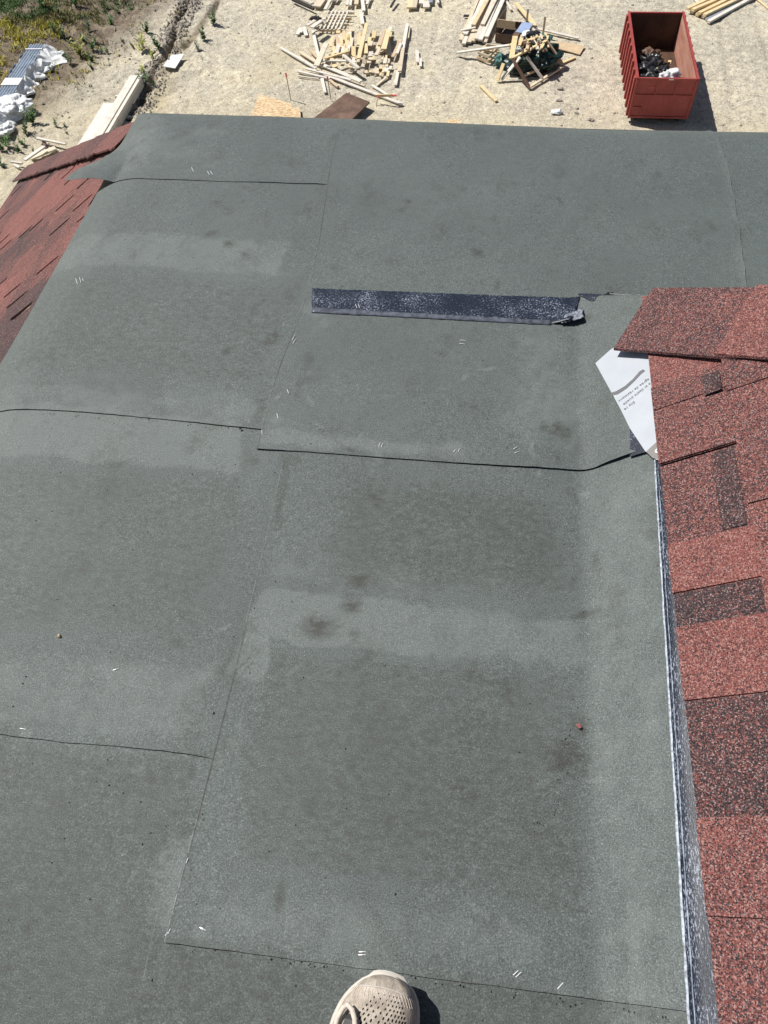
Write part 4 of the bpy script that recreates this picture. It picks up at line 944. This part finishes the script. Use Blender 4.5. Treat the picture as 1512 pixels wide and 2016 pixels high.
for k in range(46):
    x = random.uniform(560, 850); y = random.uniform(365, 500)-(x-560)*.05; a = random.uniform(-.9, .9); l = random.uniform(20, 80); x2, y2 = x+math.sin(a)*l*.6, y-math.cos(a)*l*.7
    pp(Z5, (x, y), (x2, y2), random.choice([.06, .08, .12]), .04, random.uniform(.85, 1.1), random.uniform(.9, 1.15), random.choice(['wood', 'pale', 'yellow', 'brown', 'yellow']), 'short scrap of wood heaped in the %s of the green debris bag' % ('left part' if x < 650 else 'middle' if x < 750 else 'right part'), 'wood_offcut', 'scraps in the green debris bag', 'wood offcut')
lump('debris_bag', gp(*Z5(690, 560), .25), 1.0, 'green', 'dark green debris bag bulging under the wooden scraps', 'debris bag', 5, .35, .62, 1.25, seed=3)
lump('teal_wrap', gp(*Z5(400, 560), .22), .28, 'teal', 'teal plastic bundle at the left foot of the debris bag', 'plastic wrap', 4, .7, .8, .8, seed=8)
lump('teal_wrap', gp(*Z5(800, 365), .75), .26, 'teal', 'teal plastic bulging at the back right of the debris bag', 'plastic wrap', 4, .7, .6, 1.2, seed=12)
lump('black_sack', gp(*Z5(715, 345), .75), .33, 'black', 'black sack on the back of the debris bag', 'sack', 4, .6, .5, 1.3, seed=13)
lump('white_sack', gp(*Z5(660, 325), .7), .22, 'white', 'small white sack behind the debris bag', 'sack', 4, .5, .6, 1, seed=14)
def frame():  # rectangular wooden frame of rails, no lattice
    A, B, C_, D_ = [gp(*Z5(*p), z) for p, z in (((510, 550), .75), ((832, 388), .95), ((990, 622), .12), ((672, 820), .05))]
    root = empty('wooden_frame', (A+C_)/2, 'rectangular wooden frame leaning on the near side of the debris bag', 'wooden frame'); inv = Matrix.Translation(-(A+C_)/2)
    for a, b, mt in ((A, B, 'yellow'), (B, C_, 'wood'), (C_, D_, 'wood'), (D_, A, 'brown'), (gp(*Z5(640, 530), .8), gp(*Z5(788, 735), .12), 'pale'), (gp(*Z5(812, 455), .8), gp(*Z5(880, 600), .3), 'wood'), (gp(*Z5(600, 720), .15), gp(*Z5(960, 560), .3), 'wood')):
        o = plank('rail', a, b, .11, .07, mt, None, None, parent=root); o.matrix_parent_inverse = inv
frame()
def small_crate():
    P4 = [gp(*Z5(*p), .05) for p in ((190, 552), (292, 590), (385, 495), (275, 478))]; c = (P4[0]+P4[2])/2; root = empty('broken_crate', c, 'little broken slatted crate left of the debris bag', 'crate'); inv = Matrix.Translation(-c)
    for i in range(4):
        for z in (.02, .22): o = plank('slat', P4[i]+Vector((0, 0, z)), P4[(i+1) % 4]+Vector((0, 0, z)), .05, .1, 'wood', None, None, parent=root); o.matrix_parent_inverse = inv
    for k in (.3, .6):
        o = plank('slat', P4[0].lerp(P4[3], k)+Vector((0, 0, .3)), P4[1].lerp(P4[2], k)+Vector((0, 0, .3)), .1, .03, 'yellow', None, None, parent=root); o.matrix_parent_inverse = inv
small_crate()
def chest():
    # open wooden box with a blue panel and two corner posts
    a = gp(*Z5(355, 395)); b = gp(*Z5(520, 420)); ex = (b-a).normalized(); ey = Vector((-ex.y, ex.x, 0)); w_ = (b-a).length; h_ = .95; d = 1.5
    root = empty('wooden_box', a, 'open brown wooden box with a blue lining behind the debris bag', 'box'); inv = Matrix.Translation(-a)
    def wl(n, p, q, z0, z1, mt, th=.04):
        v = []; nrm = (q-p).normalized(); nrm = Vector((-nrm.y, nrm.x, 0))*th
        for r_ in (p, q, q+nrm, p+nrm): v.append((r_.x, r_.y, GZ+z0))
        for r_ in (p, q, q+nrm, p+nrm): v.append((r_.x, r_.y, GZ+z1))
        o = mk(n, v, BOXF, mt, root); o.matrix_parent_inverse = inv
    wl('front_board', a, b, .02, .38, 'brown'); wl('front_board', a, b, .62, h_, 'ply'); wl('back_board', a+ey*d+ex*.05, b+ey*d+ex*.4, .02, .3, 'brown')
    wl('side_board', a+ey*.05, a+ey*(d-.05), .02, h_-.1, 'brown')
    wl('base_panel', a+ex*.05+ey*.06, b+ey*.06, .03, .06, 'brown', d-.2)
    wl('blue_lining', b+ex*.05+ey*.05, b+ex*.55+ey*.05, .50, .53, 'blue', d-.5)
    for q in (a+ex*.9+ey*(d+.1), b+ex*1.0+ey*(d-.4)): o = plank('post', Vector((q.x, q.y, GZ+.02)), Vector((q.x, q.y, GZ+.85)), .09, .09, 'wood', None, None, parent=root); o.matrix_parent_inverse = inv
chest()
def panel(name, pts, z, th, mat, label, cat='panel'):
    q = [gp(x, y, z) for x, y in pts]; c = sum(q, Vector())/len(q); v, f = prism([(p.x, p.y) for p in q][::-1], q[0].z, q[0].z+th)
    return mk(name, v, f, mat, label=label, cat=cat, loc=c)
panel('plywood_sheet', [Z5(*p) for p in ((882, 442), (915, 388), (1188, 432), (1140, 513))], .06, .03, 'ply', 'tan plywood sheet lying right of the debris bag', 'plywood sheet')
panel('strand_board_sheet', [Z2(*p) for p in ((112, 703), (232, 740), (350, 772), (362, 802), (418, 808), (432, 960), (30, 960))], .12, .02, 'osb', 'broken orange-tan strand board sheet at the roof edge', 'strand board')
panel('strand_board_offcut', [(880, 236), (905, 236), (910, 262), (870, 262)], .10, .02, 'osb', 'small tan board corner just beyond the roof edge', 'strand board')
panel('brown_sheet', [Z2(*p) for p in ((765, 700), (938, 768), (740, 960), (430, 960))], .22, .06, 'brown', 'dark brown sheet lying beyond the middle of the roof edge', 'sheet')
panel('white_sheet', [Z3(*p) for p in ((525, 592), (535, 565), (560, 550), (666, 545), (580, 682), (463, 663), (508, 600), (535, 604))], .12, .03, 'white', 'white board with a bitten corner lying by the washed-out rill', 'board')
# lumber stack on the left
def stack():
    x0, x1 = gp(*Z1(480, 800), .55).x, gp(*Z1(650, 745), .55).x; ytop = gp(*Z1(735, 430), .55).y
    xs = [x0, x0+.50, x0+.56, x0+.90, x0+.97, x1+.1]
    names = ['wide low plank on the left of the long lumber stack', 'left top plank of the long lumber stack', 'right top plank of the long lumber stack']
    zt_ = .45
    seg = [(x0-.02, x0+.46, ytop-2.2), (x0+.48, x0+.84, ytop-.05), (x0+.88, x1+.08, ytop)]
    k = 0
    for j, (a, b, yt) in enumerate(seg):
        for l in range(5 if j else 4):
            z = .06+.085*l; cx = (a+b)/2+random.uniform(-.01, .01)
            pl = plank('stacked_plank', (cx, yt-8, GZ+z), (cx, yt-random.uniform(0, .06), GZ+z), (b-a)-.025, .08, 'pale', (names[j] if l == (4 if j else 3) else 'plank layer %d from the ground %s the long pale lumber stack' % (l+1, ['in the left column of', 'in the middle column of', 'in the right column of'][j])), 'plank', 'planks of the long lumber stack')
    for y in (ytop-1.0, ytop-2.6, ytop-5):
        plank('support_block', (x0-.05, y, GZ-.06), (x1+(.55 if y == ytop-2.6 else .05), y, GZ-.06), .1, .12, 'pale', {ytop-1.0: 'bearer under the far end of the lumber stack', ytop-2.6: 'bearer sticking out right from under the lumber stack', ytop-5: 'bearer under the near end of the lumber stack'}[y], 'block')
stack()
# tarp-wrapped steel bundle
def wrapped():
    a = gp(*Z1(225, 262), .45); b = gp(-30, 242, .45); d = (b-a).normalized(); n = Vector((-d.y, d.x, 0)); n = n if n.x > 0 else -n
    root = empty('steel_bundle', Vector((a.x, a.y, GZ)), 'bundle of grey-blue steel channels strapped with white bands at the left edge', 'steel bundle'); inv = Matrix.Translation((-a.x, -a.y, -GZ))
    L = (b-a).length
    for k in range(6):
        for l in range(3):
            off = -.32+.128*k; p = a+n*off; p.z = GZ+.16+.12*l; q = p+d*L
            if l == 2: pass
            v, f = tube([p, q], .058, 8); o = mk('channel', v, f, 'steel', root); o.matrix_parent_inverse = inv
    for s, w_ in ((.5, .07), (3.15, .6), (6.0, .1)):
        p = a+d*s; MBb = MB(); c0 = p-n*.40; c1 = p+n*.40; q = [c0, c1, c1+d*w_, c0+d*w_]
        v = [(t.x, t.y, GZ+.05) for t in q]+[(t.x, t.y, GZ+.49) for t in q]; o = mk('strap', v, BOXF, 'tarp', root); o.matrix_parent_inverse = inv
    p = a-d*.05; 
    for sgn, lb, wd in ((1, 'crumpled white tarp trailing along the right of the steel bundle', .95), (-1, 'crumpled white tarp tucked along the left of the steel bundle', .35)):
        nu, nv = 190, 40; V = []
        for i in range(nu):
            s = -.1+(L+.2)*i/(nu-1); out = wd*(.50+.55*mnoise.noise(Vector((s*1.1, sgn*3, 1.3)))+.35*mnoise.noise(Vector((s*2.9, sgn*7, 0))))
            if sgn > 0: out += .75*math.exp(-((s-.9)/.55)**2)+.35*math.exp(-((s-.0)/.3)**2)
            for j in range(nv):
                t = j/(nv-1); w0 = .39; q = a+d*s+n*sgn*(w0+t*max(.15, out)); q = q+d*.14*mnoise.noise(Vector((s*2, t*4, sgn)))
                hgt = .36*(1-t)**1.6+.06+.24*abs(mnoise.noise(Vector((s*2.2, t*1.6, 5))))*(1-t*.5)+.05*mnoise.noise(Vector((s*5, t*4, 2)))
                if j == nv-1: hgt = .03
                V.append((q.x, q.y, GZ+max(.03, hgt)))
        mk('white_tarp', V, grid_faces(nu, nv), 'tarp', label=lb, cat='tarp', smooth=True)
    # near end: gathered lump of tarp
    lump('gathered_tarp', gp(*Z1(60, 640), .25), .75, 'tarp', 'gathered white tarp heaped at the near end of the steel bundle', 'tarp', 5, .45, .45, 1.1, seed=6)
    lump('gathered_tarp', gp(*Z1(25, 770), .12), .42, 'tarp', 'small end of white tarp nearest the roof on the left', 'tarp', 5, .5, .4, .9, seed=16)
wrapped()
# small boards lower left
for a, b, w_, z0, mt, lb in [((425, 545), (755, 612), .10, .15, 'pale', 'thin white board behind the roof corner at the left'), ((285, 795), (512, 640), .16, .25, 'pale', 'raised slanted board with a deep shadow near the left roof corner'), ((350, 775), (640, 655), .26, .04, 'wood', 'broad flat board beside the slanted one near the left roof corner'), ((130, 812), (260, 832), .10, .1, 'pale', 'short board furthest left near the roof corner'), ((165, 845), (225, 882), .10, .05, 'pale', 'small stub below the furthest left board'), ((490, 560), (520, 640), .1, .03, 'brown', 'brown stub under the thin white board at the left')]:
    pp(Z7, a, b, w_, .06, z0, z0, mt, lb, group='small boards near the left roof corner')
# survey stakes
def stake(px_b, h_, lean, label, ribbon=True):
    c = gp(*px_b); root = empty('survey_stake', c, label, 'stake', 'survey stakes'); inv = Matrix()
    t = Vector((lean[0], lean[1], h_))
    v, f = tube([(0, 0, 0), t*.86], .022, 6); mk('shaft', v, f, 'wood' if ribbon else 'brown', root)
    v, f = tube([t*.862, t], .035, 6); mk('painted_tip', v, f, 'pink', root)
stake(Z2(350, 745), 1.1, (-.05, 0), 'pink-tipped survey stake standing left of the brown sheet')
stake(Z2(648, 742), .95, (-.05, 0), 'survey stake standing right behind the brown sheet')
stake(Z2(985, 782), .35, (.1, .05), 'short stake in front of the longest board')
pp(Z2, (985, 722), (1105, 718), .05, .1, .25, .35, 'yellow', 'thin yellow stick lying over the longest board', 'marker_stick', None, 'stick')
pp(Z2, (1105, 717), (1138, 714), .07, .05, .34, .36, 'pink', 'pink painted stick tip over the longest board', 'marker_tip', None, 'stick')
# bundle at the upper right
rb = [((848, 82), (1085, -30), 1, 'yellow'), ((880, 108), (1140, -30), 0, 'wood'), ((890, 92), (1180, -30), 1, 'yellow'), ((925, 132), (1210, -30), 0, 'yellow'), ((940, 120), (1250, -30), 1, 'yellow'), ((975, 150), (1290, -30), 0, 'wood'), ((985, 135), (1330, -30), 1, 'yellow'), ((1005, 172), (1370, -30), 0, 'pipe'), ((1018, 190), (1420, -30), 0, 'pale')]
rl = ['far left top board', 'far left lower board', 'second top board from the left', 'second lower board from the left', 'middle top board', 'middle lower board', 'right top board', 'grey second board from the right', 'outermost pale board nearest the camera']
for (a, b, l, mt), lb in zip(rb, rl): pp(Z6, a, b, .17, .1, .03+.11*l, .03+.11*l, mt, lb+' of the upper right bundle', group='boards of the upper right bundle')
pp(Z6, (895, -20), (935, 28), .1, .05, .02, .02, 'pale', 'thin board end left behind the upper right bundle'); pp(Z6, (1415, -10), (1530, 88), .09, .04, .02, .02, 'yellow', 'thin stick at the far right edge of the photograph')
p = gp(*Z5(925, 1040), .05); lump('white_cup', p, .13, 'white', 'small white litter on the dirt left of the dumpster', 'litter', 3, .5, .6, 1.9, seed=2)
for x, y, r_, lb in [(960, 825, .14, 'stone nearest below the wooden frame'), (945, 935, .12, 'brown clod between the frame and the white litter'), (1245, 1115, .14, 'dark clod beside the roof edge left of the dumpster'), (1110, 1050, .1, 'small clod right of the white litter'), (1240, 455, .09, 'small dark stone right of the plywood sheet')]:
    lump('dirt_clod', gp(*Z5(x, y), .0), r_*.62, 'rock', lb, 'clod', 3, .7, .5, 1.4, False, seed=x)

# ------------------------------------------------------------------ plants
def weed_mesh(kind, seed):
    rr = random.Random(seed); V = []; F = []; C_ = []
    g0 = {'green': (.05, .115, .022), 'yellow': (.30, .32, .05), 'dry': (.14, .10, .06)}[kind]
    st = rr.randint(4, 7)
    for s in range(st):
        az = rr.uniform(0, 6.28); ln = rr.uniform(.25, .55); lean = rr.uniform(.1, .6); d = Vector((math.cos(az)*lean, math.sin(az)*lean, 1)).normalized()
        nl = 12 if kind != 'dry' else 5
        for i in range(nl):
            p = d*ln*(.12+.88*i/nl); a2 = rr.uniform(0, 6.28); q = Vector((math.cos(a2), math.sin(a2), rr.uniform(.1, .9))).normalized(); l = rr.uniform(.08, .16)*(1.1-.5*i/nl)*(1 if kind != 'dry' else .7)
            sd = q.cross(Vector((0, 0, 1))).normalized()*l*(.28 if kind != 'dry' else .1); n = len(V)
            V += [p-sd*.3, p+q*l*.5-sd, p+q*l, p+q*l*.5+sd]; F.append((n, n+1, n+2, n+3)); k = rr.uniform(.7, 1.5); C_ += [(g0[0]*k, g0[1]*k, g0[2]*k, 1)]*4
        n = len(V); V += [Vector((.008, 0, 0)), Vector((-.008, 0, 0)), d*ln]; F.append((n, n+1, n+2)); C_ += [(.09, .10, .04, 1)]*3
    me = bpy.data.meshes.new('weed'); me.from_pydata([tuple(v) for v in V], [], F); me.materials.append(M['leaf'])
    a = me.attributes.new('tint', 'FLOAT_COLOR', 'POINT'); a.data.foreach_set('color', np.array(C_, dtype=np.float32).ravel()); return me
WM = {k: [weed_mesh(k, i*7+len(k)) for i in range(4)] for k in ('green', 'yellow', 'dry')}
wl_ = [(668, 150, 'green', 1.2, 'tall dark weed at the top of the bare slope'), (465, 70, 'green', 1.3, None), (372, 140, 'green', 1.2, None), (530, 195, 'green', 1.1, None), (800, 245, 'dry', 1.9, 'dry branching stalk left of the rill'), (872, 190, 'green', 1.2, None), (572, 255, 'green', 1., None), (620, 265, 'dry', 1.2, None), (500, 245, 'green', .9, None), (385, 230, 'green', 1.2, None), (558, 298, 'green', 1.5, None), (605, 308, 'green', .7, None), (640, 312, 'green', .7, None), (475, 325, 'yellow', 1.9, 'broad yellow-green plant right of the steel bundle'), (845, 295, 'yellow', 1.8, 'yellow-green plant beside the dry stalk'), (948, 295, 'green', 1.5, 'tall weed just left of the white board'), (905, 352, 'yellow', 1.1, None), (553, 375, 'green', 1.0, None), (545, 412, 'green', .8, None), (425, 388, 'green', 1.2, None),
       (1270, 145, 'green', 1.4, 'lone upright weed right of the rill'), (1215, 240, 'green', 1.3, 'round dark weed below the lone upright one'), (1175, 300, 'green', 1., None), (1205, 348, 'dry', 1., None), (862, 510, 'green', 1.7, 'dark weed right of the top of the lumber stack'), (200, 740, 'green', 1.5, 'large weed above the left roof corner'), (335, 750, 'green', .9, None), (155, 800, 'green', 1.2, None), (135, 850, 'green', .9, None), (105, 890, 'green', .8, None), (195, 888, 'green', .5, None), (40, 862, 'green', 1.3, None), (8, 880, 'green', 1.1, None), (385, 745, 'green', .45, None), (400, 795, 'green', .45, None), (280, 105, 'green', 1.8, None), (765, 695, 'green', .9, 'little weed in the shadow of the lumber stack'), (310, 420, 'green', .7, None), (730, 255, 'green', .5, None), (785, 270, 'green', .5, None), (845, 435, 'yellow', .9, None), (1330, 120, 'dry', .6, None), (60, 690, 'green', .8, None), (240, 400, 'green', 1., None), (330, 215, 'green', 1.1, None), (520, 345, 'yellow', .9, None), (700, 75, 'green', .5, None), (920, 520, 'green', .6, None), (5, 980, 'green', .9, None), (25, 1000, 'green', .5, None)]
for i, (x, y, k, s, lb) in enumerate(wl_):
    p = gp(*Z1(x, y)); z = gz(p.x, p.y); o = bpy.data.objects.new('weed', WM[k][i % 4]); o.location = (p.x, p.y, z-.02); o.scale = (s*1.0, s*1.0, s*1.15); o.rotation_euler = (0, 0, i*1.3); COL.objects.link(o)
    tag(o, lb or {'green': 'small dark green weed on the bare dirt ' + ('between the roof corner and the steel bundle' if y > 600 else 'right of the rill' if x > 1100 else 'at the foot of the rill' if x > 800 else 'close to the grassy bank' if x < 460 and y < 240 else 'beside the tarp of the steel bundle' if x < 460 else 'in the cluster above the lumber stack'), 'yellow': 'small yellowish weed dotted over the bare dirt at the upper left', 'dry': 'small dry brown weed dotted over the bare dirt at the upper left'}[k], 'weed', 'weeds on the bare dirt')
def grass():
    V = []; F = []; C_ = []; rr = random.Random(3); n_ = 0
    cnt = 0
    XX = rng.uniform(-33, -14, 90000); YY = rng.uniform(31, 50, 90000); ZZ, SS = ground_z(XX, YY)
    for x, y, z, s in zip(XX.tolist(), YY.tolist(), ZZ.tolist(), SS.tolist()):
        if cnt >= 22000: break
        if s < -5: continue
        pr = 1/(1+math.exp(-(s-.2+2.5*mnoise.noise(Vector((x*.3, y*.3, 0))))*1.2))
        if mnoise.noise(Vector((x*.9, y*.9, 4))) < -.12: pr *= .15
        if rr.random() > pr: continue
        cnt += 1; z += GZ; yel = mnoise.noise(Vector((x*.25, y*.25, 9))) + mnoise.noise(Vector((x, y, 2)))*.5; yel += .25 if y < 41 else -.1
        if yel > .24: c = (.42, .38, .06)
        elif yel > -.02: c = (.19, .18, .055)
        else: c = (.085, .16, .035)
        for b in range(6):
            a = rr.uniform(0, 6.28); l = rr.uniform(.08, .26); d = Vector((math.cos(a)*.6, math.sin(a)*.6, rr.uniform(.4, 1.1))).normalized(); sd = d.cross(Vector((0, 0, 1))).normalized()*.022; p = Vector((x+rr.uniform(-.12, .12), y+rr.uniform(-.12, .12), z-.01)); n = len(V)
            V += [p-sd, p+sd, p+d*l]; F.append((n, n+1, n+2)); k = rr.uniform(.5, 1.5); C_ += [(c[0]*k, c[1]*k, c[2]*k, 1)]*3
    mk('grass', V, F, 'leaf', label='rough green and yellow grass on the bank at the upper left', kind='stuff', attrs={'tint': ('FLOAT_COLOR', C_)})
grass()
def pebbles():
    V = []; F = []; rr = random.Random(9); n_ = 9000
    X = np.array([rr.uniform(-27, 15) for _ in range(n_)]); Y = np.array([rr.uniform(26, 46) for _ in range(n_)]); q_ = np.array([(rill1[k].lerp(rill1[k+1], rr.random())+Vector((rr.gauss(0, .35), rr.gauss(0, .2), 0)))[:2] for k in [rr.randrange(len(rill1)-1) for _ in range(1500)]]); X[:1500] = q_[:, 0]; Y[:1500] = q_[:, 1]; Zs, side = ground_z(X, Y); d1 = poly_d(X, Y, rill1)
    for x, y, z, s, dd in zip(X, Y, Zs, side, d1):
        big = rr.random() < .04 or (dd < .8 and rr.random() < .75) or (s > -5 and rr.random() < .12); r_ = rr.uniform(.03, .075) if big else rr.uniform(.012, .03)
        if s > -6: r_ *= 1.3
        n = len(V); zz = GZ+z+r_*.2
        for p in ((1, 0, 0), (.2, 1, 0), (-1, .1, 0), (0, -1, 0), (.1, .1, .75)): V.append((x+p[0]*r_*rr.uniform(.6, 1.4), y+p[1]*r_*rr.uniform(.6, 1.4), zz+p[2]*r_*rr.uniform(.6, 1.3)))
        F.extend([(n, n+1, n+4), (n+1, n+2, n+4), (n+2, n+3, n+4), (n+3, n, n+4)])
    mk('pebbles', V, F, 'rock', label='pebbles and small clods scattered over the dirt', kind='stuff')
pebbles()
print('objects', len(bpy.data.objects))
